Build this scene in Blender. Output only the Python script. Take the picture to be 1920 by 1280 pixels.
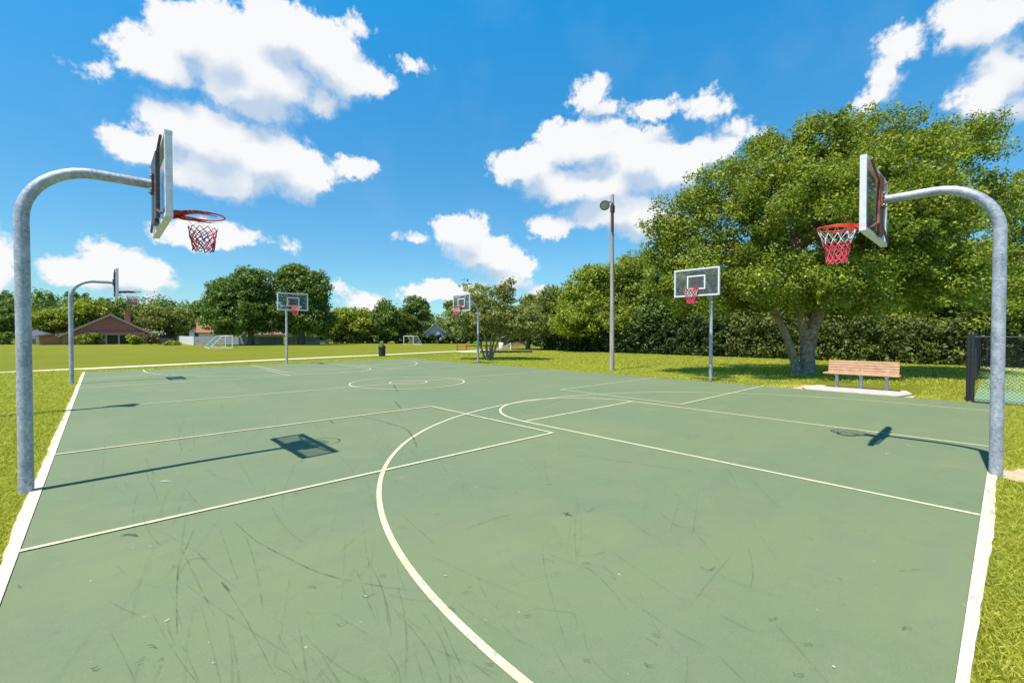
import bpy, math, random
import numpy as np
from mathutils import Vector, Matrix
R = math.radians
for o in list(bpy.data.objects): bpy.data.objects.remove(o)
SC = bpy.context.scene
COL = SC.collection

# ------------------------------------------------------------------ camera
CAM = np.array([0.4453, -0.1204, 1.5942]); YAW = 0.7451; PITCH = -0.0162; F = 838.9
cd = bpy.data.cameras.new("camera"); cam = bpy.data.objects.new("camera", cd); COL.objects.link(cam)
cd.sensor_width = 36; cd.lens = F / 1920 * 36; cd.clip_start = .05; cd.clip_end = 3000
cam.location = CAM; cam.rotation_euler = (math.pi / 2 + PITCH, 0, -YAW)
SC.camera = cam

def ray(u, w):
    """direction in the world of a pixel of the 1920 x 1280 survey photograph"""
    x = (u - 960) / F; y = -(w - 640) / F
    fx = math.cos(PITCH) - y * math.sin(PITCH); uz = math.sin(PITCH) + y * math.cos(PITCH)
    c, s = math.cos(YAW), math.sin(YAW)
    return np.array([x * c + fx * s, -x * s + fx * c, uz])
FWD = np.array([math.sin(YAW), math.cos(YAW), 0.]); RGT = np.array([math.cos(YAW), -math.sin(YAW), 0.])
def gp(u, w, z=0.):
    d = ray(u, w); return CAM + (z - CAM[2]) / d[2] * d
def at(u, w, depth):
    d = ray(u, w); return CAM + depth / (d @ FWD) * d

# ------------------------------------------------------------------ sky, sun, exposure
SUNV = Vector((-0.483, -0.038, 1.0)).normalized()          # towards the sun
ELEV = math.asin(SUNV.z)
SC.view_settings.view_transform = 'Standard'; SC.view_settings.look = 'None'
SC.view_settings.exposure = 0.45; SC.view_settings.gamma = 1
SC.view_settings.use_curve_mapping = False
SC.render.resolution_x = 1024; SC.render.resolution_y = 682

sl = bpy.data.lights.new("sun", 'SUN'); sl.energy = 4.9; sl.angle = R(.53); sl.color = (1, .95, .85)
so = bpy.data.objects.new("sun", sl); COL.objects.link(so)
so.rotation_euler = SUNV.to_track_quat('Z', 'Y').to_euler(); so.location = (-20, -5, 40)

# clouds: soft blobs placed by compass direction and height above the horizon
CL = [  # u, v, half width, half height in survey pixels
 (300,118,80,45),(345,62,62,55),(425,75,75,58),(525,58,72,58),(590,100,80,60),(480,145,120,70),(640,140,70,42),(700,150,32,20),
 (480,200,65,32),(608,190,40,30),(668,56,22,16),
 (330,228,62,36),(275,280,72,36),(400,262,90,62),(500,300,90,62),(565,335,55,42),(420,328,110,42),(665,315,36,18),
 (390,440,88,26),(205,503,62,42),(118,508,42,18),(205,528,110,20),(288,515,32,24),(2,495,22,48),(280,562,24,10),
 (990,315,62,34),(1090,272,82,46),(1195,295,72,50),(1255,322,66,44),(1110,345,130,36),(1335,282,48,30),
 (1150,395,90,34),(1210,415,70,36),(1035,422,40,18),
 (1105,175,30,30),(1125,208,30,12),(1225,208,44,16),(1328,203,36,24),(1378,238,28,14),
 (868,432,46,28),(905,472,60,28),(945,502,52,28),(800,545,48,16),(960,530,34,18),(690,567,26,18),(1015,548,26,12),(860,540,60,14),
 (1805,28,55,42),(1880,15,55,40),(1880,120,52,50),(1860,175,70,36),(1900,205,40,26),(1690,78,34,26),(1655,140,26,34),(1630,182,30,22),
 (172,125,20,8),(768,120,20,11),(640,540,14,10),(535,460,10,6),(1400,250,24,10),(776,444,18,6),(1830,60,50,30),(470,175,90,40)]
def azel(d):
    d = d / np.linalg.norm(d); return math.atan2(d[0], d[1]), math.asin(d[2])
W = bpy.data.worlds.new("World"); SC.world = W; W.use_nodes = True
nt = W.node_tree; nt.nodes.clear()
class NB:
    def __init__(s, t): s.t = t
    def n(s, ty, **k):
        x = s.t.nodes.new(ty)
        for a, b in k.items(): setattr(x, a, b)
        return x
    def lk(s, a, b): s.t.links.new(a, b)
    def put(s, sock, v):
        if hasattr(v, 'is_output') or isinstance(v, bpy.types.NodeSocket): s.lk(v, sock)
        else: sock.default_value = v
    def m(s, op, a, b=None, c=None, clamp=False):
        x = s.n('ShaderNodeMath', operation=op, use_clamp=clamp); s.put(x.inputs[0], a)
        if b is not None: s.put(x.inputs[1], b)
        if c is not None: s.put(x.inputs[2], c)
        return x.outputs[0]
    def v(s, op, a, b=None, scale=None, out=0):
        x = s.n('ShaderNodeVectorMath', operation=op); s.put(x.inputs[0], a)
        if b is not None: s.put(x.inputs[1], b)
        if scale is not None: s.put(x.inputs['Scale'], scale)
        return x.outputs[out]
    def noise(s, vec, scale, detail=4, rough=.55, dist=0, col=False):
        x = s.n('ShaderNodeTexNoise'); s.lk(vec, x.inputs['Vector']); x.inputs['Scale'].default_value = scale
        x.inputs['Detail'].default_value = detail; x.inputs['Roughness'].default_value = rough; x.inputs['Distortion'].default_value = dist
        return x.outputs['Color' if col else 'Fac']
    def mr(s, v, a, b, c=0., d=1., smooth=False):
        x = s.n('ShaderNodeMapRange', clamp=True, interpolation_type='SMOOTHSTEP' if smooth else 'LINEAR')
        s.put(x.inputs['Value'], v); s.put(x.inputs['From Min'], a); s.put(x.inputs['From Max'], b)
        s.put(x.inputs['To Min'], c); s.put(x.inputs['To Max'], d); return x.outputs['Result']
    def mix(s, f, a, b, blend='MIX'):
        x = s.n('ShaderNodeMix', data_type='RGBA', blend_type=blend); s.put(x.inputs[0], f)
        s.put(x.inputs[6], a); s.put(x.inputs[7], b); return x.outputs[2]

g = bpy.data.node_groups.new("cloud_field", 'ShaderNodeTree')
g.interface.new_socket("P", in_out='INPUT', socket_type='NodeSocketVector')
g.interface.new_socket("F", in_out='OUTPUT', socket_type='NodeSocketFloat')
gb = NB(g); gi = gb.n('NodeGroupInput'); go = gb.n('NodeGroupOutput')
acc = None
for (u, v, ru, rv) in CL:
    a0, e0 = azel(ray(u, v)); a1, _ = azel(ray(u + ru, v)); a2, _ = azel(ray(u - ru, v)); _, e1 = azel(ray(u, v - rv)); _, e2 = azel(ray(u, v + rv))
    ra = abs(a1 - a2) / 2 * 1.10; re = abs(e1 - e2) / 2 * 1.10
    ma = gb.n('ShaderNodeVectorMath', operation='MULTIPLY_ADD')
    gb.lk(gi.outputs[0], ma.inputs[0]); ma.inputs[1].default_value = (1 / ra, 1 / re, 0); ma.inputs[2].default_value = (-a0 / ra, -e0 / re, 0)
    ln = gb.v('LENGTH', ma.outputs[0], out=1)
    sz = min(1., (math.sqrt(ra * re) / .062) ** 1.15)
    f = gb.m('MULTIPLY_ADD', ln, -sz, sz)          # small puffs make a weaker field
    acc = f if acc is None else gb.m('SMOOTH_MAX', acc, f, .25)
gb.lk(acc, go.inputs[0])

b = NB(nt)
geo = b.n('ShaderNodeNewGeometry'); inc = geo.outputs['Incoming']
dirn = b.v('SCALE', inc, scale=-1.)
sep = b.n('ShaderNodeSeparateXYZ'); b.lk(dirn, sep.inputs[0])
az = b.m('ARCTAN2', sep.outputs[0], sep.outputs[1]); el = b.m('ARCSINE', sep.outputs[2])
cmb = b.n('ShaderNodeCombineXYZ'); b.lk(az, cmb.inputs[0]); b.lk(el, cmb.inputs[1])
P = cmb.outputs[0]
w1 = b.v('SUBTRACT', b.noise(P, 14, 3, .6, col=True), (.5, .5, .5))
w2 = b.v('SUBTRACT', b.noise(P, 60, 4, .62, col=True), (.5, .5, .5))
Pw = b.v('ADD', P, b.v('ADD', b.v('SCALE', w1, scale=.045), b.v('SCALE', w2, scale=.030)))
def field(p):
    x = b.n('ShaderNodeGroup'); x.node_tree = g; b.lk(p, x.inputs[0]); return x.outputs[0]
F0 = field(Pw)
Ps = b.v('ADD', P, b.v('SCALE', w1, scale=.05)); F1 = field(b.v('ADD', Ps, (-.012, .050, 0)))        # the same field a little towards the sun
n1 = b.noise(P, 24, 9, .66)
n2 = b.noise(P, 9, 4, .5)
dens = b.m('ADD', F0, b.m('MULTIPLY', b.m('SUBTRACT', n1, .5), 1.0))
soft = b.mr(b.m('SUBTRACT', F1, F0), -.12, .30, .10, .46); alpha = b.mr(dens, -.17, soft, smooth=True)
low = b.m('MULTIPLY_ADD', b.m('SUBTRACT', F1, field(Ps)), 1.1, b.m('MULTIPLY', b.m('SUBTRACT', n1, .5), .30))
shade = b.mr(b.m('ADD', low, b.m('MULTIPLY', F0, .35)), -.16, .46, smooth=True)
ccol = b.mix(shade, (.74, .74, .74, 1), (.42, .51, .63, 1))
ccol = b.v('SCALE', ccol, scale=9.6)
sky = b.n('ShaderNodeTexSky', sky_type='NISHITA', sun_disc=False)
sky.sun_elevation = ELEV; sky.sun_rotation = math.atan2(SUNV.x, SUNV.y); sky.air_density = 1.0; sky.dust_density = .25; sky.ozone_density = 2.2
tint = b.mix(b.m('POWER', b.mr(el, .0, .66), 1.25), (.62, .89, .97, 1), (.14, 1.44, 1.84, 1)); tint = b.mix(b.mr(el, .65, 1.0), tint, (.10, .38, .52, 1))
skc = b.mix(1., sky.outputs[0], tint, 'MULTIPLY')
veil = b.mr(b.m('MULTIPLY', b.noise(P, 5, 5, .6), 1.), .5, .9, 0, .10)
fin = b.mix(veil, skc, (5, 6, 7, 1))
fin = b.mix(b.m('MULTIPLY', alpha, .97), fin, ccol)
bg = b.n('ShaderNodeBackground'); bg.inputs[1].default_value = .10; b.lk(fin, bg.inputs[0])
wo = b.n('ShaderNodeOutputWorld'); b.lk(bg.outputs[0], wo.inputs[0])
W.cycles.sampling_method = 'MANUAL'; W.cycles.sample_map_resolution = 512

# ------------------------------------------------------------------ mesh helpers
rng = np.random.default_rng(7); random.seed(7)
def tag(o, label=None, cat=None, group=None, kind=None):
    for k, v in (('label', label), ('category', cat), ('group', group), ('kind', kind)):
        if v: o[k] = v
    return o
def empty(name, loc=(0, 0, 0), rz=0.):
    o = bpy.data.objects.new(name, None); COL.objects.link(o); o.location = loc; o.rotation_euler = (0, 0, rz); o.empty_display_size = .2
    return o
class MB:
    def __init__(s): s.v = []; s.f = []; s.mi = []; s.cur = 0
    def add(s, vs, fs):
        n = len(s.v); s.v += [tuple(map(float, p)) for p in vs]; s.f += [tuple(i + n for i in f) for f in fs]; s.mi += [s.cur] * len(fs)
    def box(s, c, d, rz=0., M=None):
        x, y, z = d[0] / 2, d[1] / 2, d[2] / 2
        vs = [Vector((i * x, j * y, k * z)) for i in (-1, 1) for j in (-1, 1) for k in (-1, 1)]
        m = M if M is not None else Matrix.Rotation(rz, 3, 'Z')
        s.add([Vector(c) + m @ q for q in vs], [(0, 1, 3, 2), (4, 6, 7, 5), (0, 4, 5, 1), (2, 3, 7, 6), (0, 2, 6, 4), (1, 5, 7, 3)]); return s
    def tube(s, pts, r, n=8, caps=True, closed=False):
        pts = [Vector(p) for p in pts]; k = len(pts); rr = r if hasattr(r, '__len__') else [r] * k
        vs = []; pn = None
        for i, p in enumerate(pts):
            if closed: t = pts[(i + 1) % k] - pts[i - 1]
            else: t = pts[min(i + 1, k - 1)] - pts[max(i - 1, 0)]
            t.normalize()
            if pn is None:
                pn = t.orthogonal().normalized()
            pn = (pn - t * pn.dot(t))
            pn = pn.normalized() if pn.length > 1e-6 else t.orthogonal().normalized()
            bt = t.cross(pn)
            for j in range(n):
                a = 2 * math.pi * j / n; vs.append(p + (pn * math.cos(a) + bt * math.sin(a)) * rr[i])
        fs = []
        for i in range(k if closed else k - 1):
            i2 = (i + 1) % k
            for j in range(n): fs.append((i * n + j, i * n + (j + 1) % n, i2 * n + (j + 1) % n, i2 * n + j))
        if caps and not closed: fs += [tuple(range(n - 1, -1, -1)), tuple((k - 1) * n + j for j in range(n))]
        s.add(vs, fs); return s
    def prism(s, poly, z0, z1):
        n = len(poly); s.add([(p[0], p[1], z0) for p in poly] + [(p[0], p[1], z1) for p in poly],
            [tuple(range(n - 1, -1, -1)), tuple(range(n, 2 * n))] + [(i, (i + 1) % n, n + (i + 1) % n, n + i) for i in range(n)]); return s
    def sheet(s, poly, z): s.add([(p[0], p[1], z) for p in poly], [tuple(range(len(poly)))]); return s
    def lathe(s, prof, n=24, c=(0, 0, 0)):
        vs = []; 
        for (r, z) in prof:
            for j in range(n):
                a = 2 * math.pi * j / n; vs.append((c[0] + r * math.cos(a), c[1] + r * math.sin(a), c[2] + z))
        fs = [(i * n + j, i * n + (j + 1) % n, (i + 1) * n + (j + 1) % n, (i + 1) * n + j) for i in range(len(prof) - 1) for j in range(n)]
        fs.append(tuple(range(n - 1, -1, -1))); fs.append(tuple((len(prof) - 1) * n + j for j in range(n)))
        s.add(vs, fs); return s
    def strip(s, pts, w, z):
        """flat painted line along pts; w a number or one per point"""
        pts = [Vector((p[0], p[1])) for p in pts]; k = len(pts); vs = []
        for i, p in enumerate(pts):
            t = (pts[min(i + 1, k - 1)] - pts[max(i - 1, 0)]).normalized(); nrm = Vector((-t.y, t.x)); ww = (w[i] if hasattr(w, '__len__') else w) / 2
            vs += [(p.x + nrm.x * ww, p.y + nrm.y * ww, z), (p.x - nrm.x * ww, p.y - nrm.y * ww, z)]
        s.add(vs, [(2 * i, 2 * i + 1, 2 * i + 3, 2 * i + 2) for i in range(k - 1)]); return s
    def build(s, name, mat, parent=None, smooth=False, bevel=0.):
        me = bpy.data.meshes.new(name); me.from_pydata(s.v, [], s.f); 
        for m in (mat if isinstance(mat, (list, tuple)) else [mat]): me.materials.append(m)
        if any(s.mi): me.polygons.foreach_set('material_index', s.mi)
        if smooth: me.polygons.foreach_set('use_smooth', [True] * len(me.polygons))
        me.update()
        o = bpy.data.objects.new(name, me); COL.objects.link(o)
        if parent: o.parent = parent
        if bevel:
            md = o.modifiers.new('bevel', 'BEVEL'); md.width = bevel; md.segments = 2; md.limit_method = 'ANGLE'
        if smooth:
            try: me.set_sharp_from_angle(angle=R(40))
            except Exception: pass
        return o
def quads_mesh(name, V, mat, parent=None, nv=4):
    """V: (n, nv, 3) array of loose faces"""
    n = len(V); me = bpy.data.meshes.new(name)
    me.vertices.add(n * nv); me.vertices.foreach_set('co', np.ascontiguousarray(V, dtype=np.float32).ravel())
    me.loops.add(n * nv); me.loops.foreach_set('vertex_index', np.arange(n * nv, dtype=np.int32))
    me.polygons.add(n); me.polygons.foreach_set('loop_start', np.arange(0, n * nv, nv, dtype=np.int32))
    try: me.polygons.foreach_set('loop_total', np.full(n, nv, dtype=np.int32))
    except Exception: pass
    me.update(calc_edges=True); me.materials.append(mat)
    o = bpy.data.objects.new(name, me); COL.objects.link(o)
    if parent: o.parent = parent
    return o
def copy_tree(o, parent=None):
    c = o.copy(); COL.objects.link(c)
    if parent: c.parent = parent
    for ch in list(o.children): copy_tree(ch, c)
    return c

# ------------------------------------------------------------------ materials
def mat(name):
    m = bpy.data.materials.new(name); m.use_nodes = True; n = m.node_tree; n.nodes.clear(); bb = NB(n)
    out = bb.n('ShaderNodeOutputMaterial'); return m, bb, out
def pbsdf(bb, col, rough=.6, metal=0., spec=.5, normal=None):
    p = bb.n('ShaderNodeBsdfPrincipled'); bb.put(p.inputs['Base Color'], col); bb.put(p.inputs['Roughness'], rough)
    p.inputs['Metallic'].default_value = metal; p.inputs['Specular IOR Level'].default_value = spec
    if normal is not None: bb.lk(normal, p.inputs['Normal'])
    return p.outputs[0]
def bump(bb, h, st, dist): 
    x = bb.n('ShaderNodeBump'); bb.lk(h, x.inputs['Height']); x.inputs['Strength'].default_value = st; x.inputs['Distance'].default_value = dist; return x.outputs[0]
def c4(c): return (c[0], c[1], c[2], 1.)
def speckled(name, c1, c2, scale=8, rough=.6, metal=0., bmp=0., spec=.5, detail=5, lo=.35, hi=.65):
    m, bb, out = mat(name); tc = bb.n('ShaderNodeTexCoord'); n = bb.noise(tc.outputs['Object'], scale, detail, .6)
    col = bb.mix(bb.mr(n, lo, hi), c4(c1), c4(c2))
    nr = bump(bb, n, bmp, .02) if bmp else None
    bb.lk(pbsdf(bb, col, rough, metal, spec, nr), out.inputs[0]); return m

def leafmat(name, cd_, cl, trans=.30, hue=.0):
    m, bb, out = mat(name); gm = bb.n('ShaderNodeNewGeometry'); tc = bb.n('ShaderNodeTexCoord')
    big = bb.noise(tc.outputs['Object'], 1.3, 4, .65)
    rp_ = bb.m('POWER', gm.outputs['Random Per Island'], 1.6); f = bb.m('ADD', bb.m('MULTIPLY', rp_, .6), bb.m('MULTIPLY', bb.mr(big, .38, .66), .4))
    col = bb.mix(f, c4(cd_), c4(cl))
    p = pbsdf(bb, col, .48, 0, .35)
    t = bb.n('ShaderNodeBsdfTranslucent'); bb.lk(bb.mix(1., col, (1.5, 1.45, .5, 1), 'MULTIPLY'), t.inputs[0])
    ms = bb.n('ShaderNodeMixShader'); ms.inputs[0].default_value = trans; bb.lk(p, ms.inputs[1]); bb.lk(t.outputs[0], ms.inputs[2])
    bb.lk(ms.outputs[0], out.inputs[0]); return m
M = {}
M['oak'] = leafmat('oak_leaves', (.05, .095, .014), (.48, .54, .06), .35)
M['bright'] = leafmat('bright_leaves', (.10, .16, .015), (.48, .53, .05), .34)
M['dark'] = leafmat('dark_leaves', (.035, .08, .018), (.27, .37, .065), .3)
M['deep'] = leafmat('deep_leaves', (.018, .038, .010), (.10, .15, .03), .2)
M['olive'] = leafmat('olive_leaves', (.07, .105, .02), (.33, .38, .08), .3)
M['myrtle'] = leafmat('myrtle_leaves', (.07, .11, .018), (.50, .52, .18), .33)
M['hedge'] = leafmat('hedge_leaves', (.03, .055, .012), (.24, .28, .06), .25)
M['dry'] = leafmat('dry_leaves', (.12, .08, .04), (.24, .2, .07), .25)
M['bark'] = speckled('bark', (.17, .12, .085), (.44, .34, .25), 9, .9, bmp=.8)
M['barkdark'] = speckled('dark_bark', (.07, .05, .035), (.18, .14, .10), 8, .9, bmp=.6)
M['white'] = speckled('white_paint', (.72, .72, .72), (.82, .82, .82), 20, .4)
M['frame'] = speckled('frame_paint', (.64, .60, .68), (.80, .77, .84), 14, .45)
M['black'] = speckled('black_vinyl', (.012, .012, .014), (.035, .034, .04), 25, .5)
M['steel'] = speckled('dark_steel', (.075, .055, .055), (.15, .115, .11), 18, .5, .3)
M['rust'] = speckled('rusty_steel', (.16, .045, .025), (.30, .12, .07), 12, .8, bmp=.3)
M['red'] = speckled('red_paint', (.62, .035, .015), (.78, .07, .03), 30, .45)
M['netred'] = speckled('red_cord', (.62, .03, .09), (.82, .10, .20), 30, .8)
M['netblue'] = speckled('blue_cord', (.05, .05, .28), (.12, .1, .4), 30, .8)
M['netwhite'] = speckled('white_cord', (.62, .6, .58), (.8, .78, .76), 30, .8)
M['slat'] = speckled('slat_wood', (.46, .25, .14), (.60, .36, .215), 6, .55)
M['concrete'] = speckled('concrete', (.42, .36, .31), (.62, .55, .48), 5, .9, bmp=.3)
M['path'] = speckled('pale_concrete', (.55, .50, .38), (.68, .62, .47), 2, .9)
M['brick'] = speckled('brick', (.34, .14, .08), (.5, .24, .15), 14, .9)
M['brown'] = speckled('brown_shingle', (.29, .125, .09), (.37, .17, .125), 5, .9)
M['trim'] = speckled('grey_trim', (.30, .26, .24), (.42, .38, .35), 5, .8)
M['dim'] = speckled('porch_shade_and_panes', (.008, .008, .012), (.03, .028, .035), 3, .4)  # near-black: painted shade of the porch, also the colour of window panes
M['grey'] = speckled('grey_render', (.24, .24, .26), (.36, .36, .38), 3, .8)
M['lilac'] = speckled('pale_lilac', (.42, .38, .46), (.55, .5, .58), 3, .8)
M['tile'] = speckled('orange_tile', (.26, .11, .06), (.36, .17, .10), 6, .85)
M['pinktile'] = speckled('pink_tile', (.24, .13, .10), (.33, .18, .14), 6, .85)
M['greyroof'] = speckled('grey_shingle', (.22, .22, .25), (.34, .34, .37), 6, .9)
M['greyfence'] = speckled('grey_board', (.24, .25, .27), (.36, .37, .40), 3, .8)
M['blue'] = speckled('blue_plastic', (.10, .2, .4), (.2, .32, .5), 4, .4)
M['timber'] = speckled('dark_timber', (.04, .028, .02), (.09, .06, .045), 6, .9)
M['lamp'] = speckled('lamp_glass', (.35, .33, .25), (.5, .47, .38), 8, .25)
M['tennis'] = speckled('tennis_paint', (.20, .33, .19), (.26, .40, .24), 3, .7)

def m_pole():
    m, bb, out = mat('galvanised_steel'); tc = bb.n('ShaderNodeTexCoord')
    vo = bb.n('ShaderNodeTexVoronoi'); vo.inputs['Scale'].default_value = 42; bb.lk(tc.outputs['Object'], vo.inputs['Vector'])
    n = bb.noise(tc.outputs['Object'], 5, 5, .65); n3 = bb.noise(tc.outputs['Object'], 60, 3, .6)
    f = bb.m('ADD', bb.m('MULTIPLY', n, .6), bb.m('ADD', bb.m('MULTIPLY', vo.outputs['Color'], .24), bb.m('MULTIPLY', n3, .22)))
    col = bb.mix(bb.mr(f, .3, .75), (.20, .21, .27, 1), (.64, .64, .71, 1))
    st = bb.mr(bb.noise(tc.outputs['Object'], 2.2, 6, .7), .60, .72); col = bb.mix(bb.m('MULTIPLY', st, .45), col, (.30, .23, .17, 1))
    p = pbsdf(bb, col, bb.mr(n3, .3, .7, .38, .6), .25, .5, bump(bb, f, .15, .005)); bb.lk(p, out.inputs[0]); return m
M['galv'] = m_pole()
def m_wood():
    m, bb, out = mat('weathered_pole_wood'); tc = bb.n('ShaderNodeTexCoord'); mp = bb.n('ShaderNodeMapping'); mp.inputs['Scale'].default_value = (14, 14, .5)
    bb.lk(tc.outputs['Object'], mp.inputs[0]); n = bb.noise(mp.outputs[0], 1.6, 6, .7)
    col = bb.mix(bb.mr(n, .35, .65), (.22, .19, .165, 1), (.50, .46, .42, 1)); bb.lk(pbsdf(bb, col, .9, 0, .3, bump(bb, n, .6, .02)), out.inputs[0]); return m
M['polewood'] = m_wood()
def m_acrylic():
    m, bb, out = mat('smoky_acrylic'); tc = bb.n('ShaderNodeTexCoord')
    mp = bb.n('ShaderNodeMapping'); mp.inputs['Scale'].default_value = (9, 9, .8); bb.lk(tc.outputs['Object'], mp.inputs[0])
    n = bb.noise(mp.outputs[0], 3, 5, .7)
    t = bb.n('ShaderNodeBsdfTransparent'); t.inputs[0].default_value = (.86, .87, .90, 1)
    d = pbsdf(bb, bb.mix(n, (.12, .125, .15, 1), (.30, .31, .35, 1)), .15, 0, .8)
    ms = bb.n('ShaderNodeMixShader'); bb.lk(bb.mr(n, .3, .7, .12, .28), ms.inputs[0]); bb.lk(t.outputs[0], ms.inputs[1]); bb.lk(d, ms.inputs[2])
    bb.lk(ms.outputs[0], out.inputs[0]); return m
M['acrylic'] = m_acrylic()

def m_court():
    m, bb, out = mat('green_court_paint'); tc = bb.n('ShaderNodeTexCoord'); o = tc.outputs['Object']
    n1 = bb.noise(o, .35, 6, .6); n2 = bb.noise(o, 2.2, 6, .65); n3 = bb.noise(o, 260, 2, .5)
    mp = bb.n('ShaderNodeMapping'); mp.inputs['Scale'].default_value = (.5, 3.5, 1); mp.inputs['Rotation'].default_value = (0, 0, .35); bb.lk(o, mp.inputs[0]); n4 = bb.noise(mp.outputs[0], 1.1, 6, .62)
    col = bb.mix(bb.mr(n1, .35, .65), (.132, .190, .100, 1), (.172, .212, .102, 1))
    col = bb.mix(bb.m('MULTIPLY', bb.mr(n2, .45, .75), .55), col, (.188, .202, .122, 1))
    col = bb.mix(bb.m('MULTIPLY', bb.mr(n4, .48, .72), .42), col, (.140, .174, .115, 1))
    pale = bb.m('MULTIPLY', bb.mr(bb.noise(o, 1.3, 8, .7), .62, .78), .35); col = bb.mix(pale, col, (.28, .33, .24, 1))
    speck = bb.mr(bb.noise(o, 11, 3, .5), .74, .78); col = bb.mix(bb.m('MULTIPLY', speck, .5), col, (.07, .10, .06, 1))
    spk2 = bb.mr(bb.noise(o, 17, 2, .5), .76, .79); col = bb.mix(bb.m('MULTIPLY', spk2, .6), col, (.55, .58, .48, 1))
    n5 = bb.noise(o, 70, 4, .75); col = bb.mix(bb.mr(n5, .35, .7, 0, .16), col, (.30, .34, .22, 1)); n6 = bb.noise(o, 120, 2, .6); col = bb.mix(bb.mr(n6, .58, .72, 0, .35), col, (.06, .085, .05, 1)); wet = bb.noise(o, .55, 9, .72); col = bb.mix(bb.m('MULTIPLY', bb.mr(wet, .50, .52), bb.mr(wet, .52, .60, .14, .0)), col, (.09, .13, .075, 1))
    # hairline scuffs
    mu = bb.n('ShaderNodeTexNoise'); bb.lk(o, mu.inputs[0]); mu.inputs['Scale'].default_value = .8; mu.inputs['Detail'].default_value = 2; mu.inputs['Distortion'].default_value = 1.5
    ln = bb.m('ABSOLUTE', bb.m('SUBTRACT', mu.outputs[0], .52)); hair = bb.m('MULTIPLY', bb.mr(ln, .0, .0022, 1, 0), bb.mr(bb.noise(o, .9, 3, .5), .5, .6))
    col = bb.mix(bb.m('MULTIPLY', hair, .38), col, (.09, .11, .08, 1))
    bb.lk(pbsdf(bb, col, .78, 0, .3, bump(bb, n3, .25, .003)), out.inputs[0]); return m
M['court'] = m_court()
def m_line():
    m, bb, out = mat('pale_line_paint'); o = bb.n('ShaderNodeTexCoord').outputs['Object']; n = bb.noise(o, 30, 5, .65); n2 = bb.noise(o, 3, 4, .6)
    col = bb.mix(bb.mr(n2, .35, .65), (.54, .53, .33, 1), (.64, .63, .42, 1)); wear = bb.m('MULTIPLY', bb.mr(n, .53, .64), bb.mr(n2, .4, .6, .25, .8)); col = bb.mix(wear, col, (.25, .30, .17, 1))
    bb.lk(pbsdf(bb, col, .75, 0, .3), out.inputs[0]); return m
M['line'] = m_line()
def m_curb():
    m, bb, out = mat('white_edge_paint'); o = bb.n('ShaderNodeTexCoord').outputs['Object']; n = bb.noise(o, 14, 6, .65)
    col = bb.mix(bb.mr(n, .35, .6), (.70, .65, .56, 1), (.58, .51, .40, 1)); col = bb.mix(bb.m('MULTIPLY', bb.mr(bb.noise(o, 40, 3, .6), .62, .7), .7), col, (.25, .22, .15, 1))
    bb.lk(pbsdf(bb, col, .85, 0, .3, bump(bb, n, .3, .005)), out.inputs[0]); return m
M['curb'] = m_curb()
def m_scuff(name, c, a):
    m, bb, out = mat(name); o = bb.n('ShaderNodeTexCoord').outputs['Object']; n = bb.noise(o, 9, 6, .75)
    t = bb.n('ShaderNodeBsdfTransparent'); d = bb.n('ShaderNodeBsdfDiffuse'); d.inputs[0].default_value = c4(c)
    ms = bb.n('ShaderNodeMixShader'); bb.lk(bb.mr(n, .38, .62, 0, a), ms.inputs[0]); bb.lk(t.outputs[0], ms.inputs[1]); bb.lk(d.outputs[0], ms.inputs[2]); bb.lk(ms.outputs[0], out.inputs[0]); return m
M['scuff'] = m_scuff('rubber_scuff', (.035, .045, .035), .5)
M['scuffsoft'] = m_scuff('faint_scuff', (.075, .10, .06), .22)
M['scuffghost'] = m_scuff('ghost_scuff', (.075, .10, .06), .2)
M['chip'] = m_scuff('paint_chip', (.62, .64, .56), .9)
def m_grass(name, blades=False):
    m, bb, out = mat(name); gm = bb.n('ShaderNodeNewGeometry'); o = gm.outputs['Position']
    n1 = bb.noise(o, .12, 5, .6); n2 = bb.noise(o, 1.3, 5, .65); n3 = bb.noise(o, 22, 4, .7)
    a = bb.mix(bb.mr(n1, .35, .65), (.175, .198, .012, 1), (.235, .238, .018, 1))
    a = bb.mix(bb.m('MULTIPLY', bb.mr(n2, .42, .68), .6), a, (.25, .24, .022, 1))
    a = bb.mix(bb.m('MULTIPLY', bb.mr(bb.noise(o, .5, 6, .7), .56, .70), .55), a, (.27, .235, .075, 1))
    if blades:
        a = bb.mix(1., a, (2.1, 2.1, 1.5, 1), 'MULTIPLY')
        a = bb.mix(bb.m('MULTIPLY', gm.outputs['Random Per Island'], .75), a, (.88, .86, .19, 1)); a = bb.mix(bb.m('MULTIPLY', bb.mr(gm.outputs['Random Per Island'], 0, .2, 1, 0), .5), a, (.22, .28, .02, 1))
        p = pbsdf(bb, a, .55, 0, .3); t = bb.n('ShaderNodeBsdfTranslucent'); bb.lk(a, t.inputs[0]); ms = bb.n('ShaderNodeMixShader'); ms.inputs[0].default_value = .5
        bb.lk(p, ms.inputs[1]); bb.lk(t.outputs[0], ms.inputs[2]); bb.lk(ms.outputs[0], out.inputs[0])
    else:
        a = bb.mix(bb.mr(n3, .35, .62, .5, 0), a, (.10, .15, .012, 1))
        bb.lk(pbsdf(bb, a, .9, 0, .1, bump(bb, n3, .9, .06)), out.inputs[0])
    return m
M['thatch'] = speckled('dry_thatch', (.45, .25, .06), (.70, .55, .18), 12, .9)
M['lawn'] = m_grass('lawn'); M['blade'] = m_grass('grass_blades', True)

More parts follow.
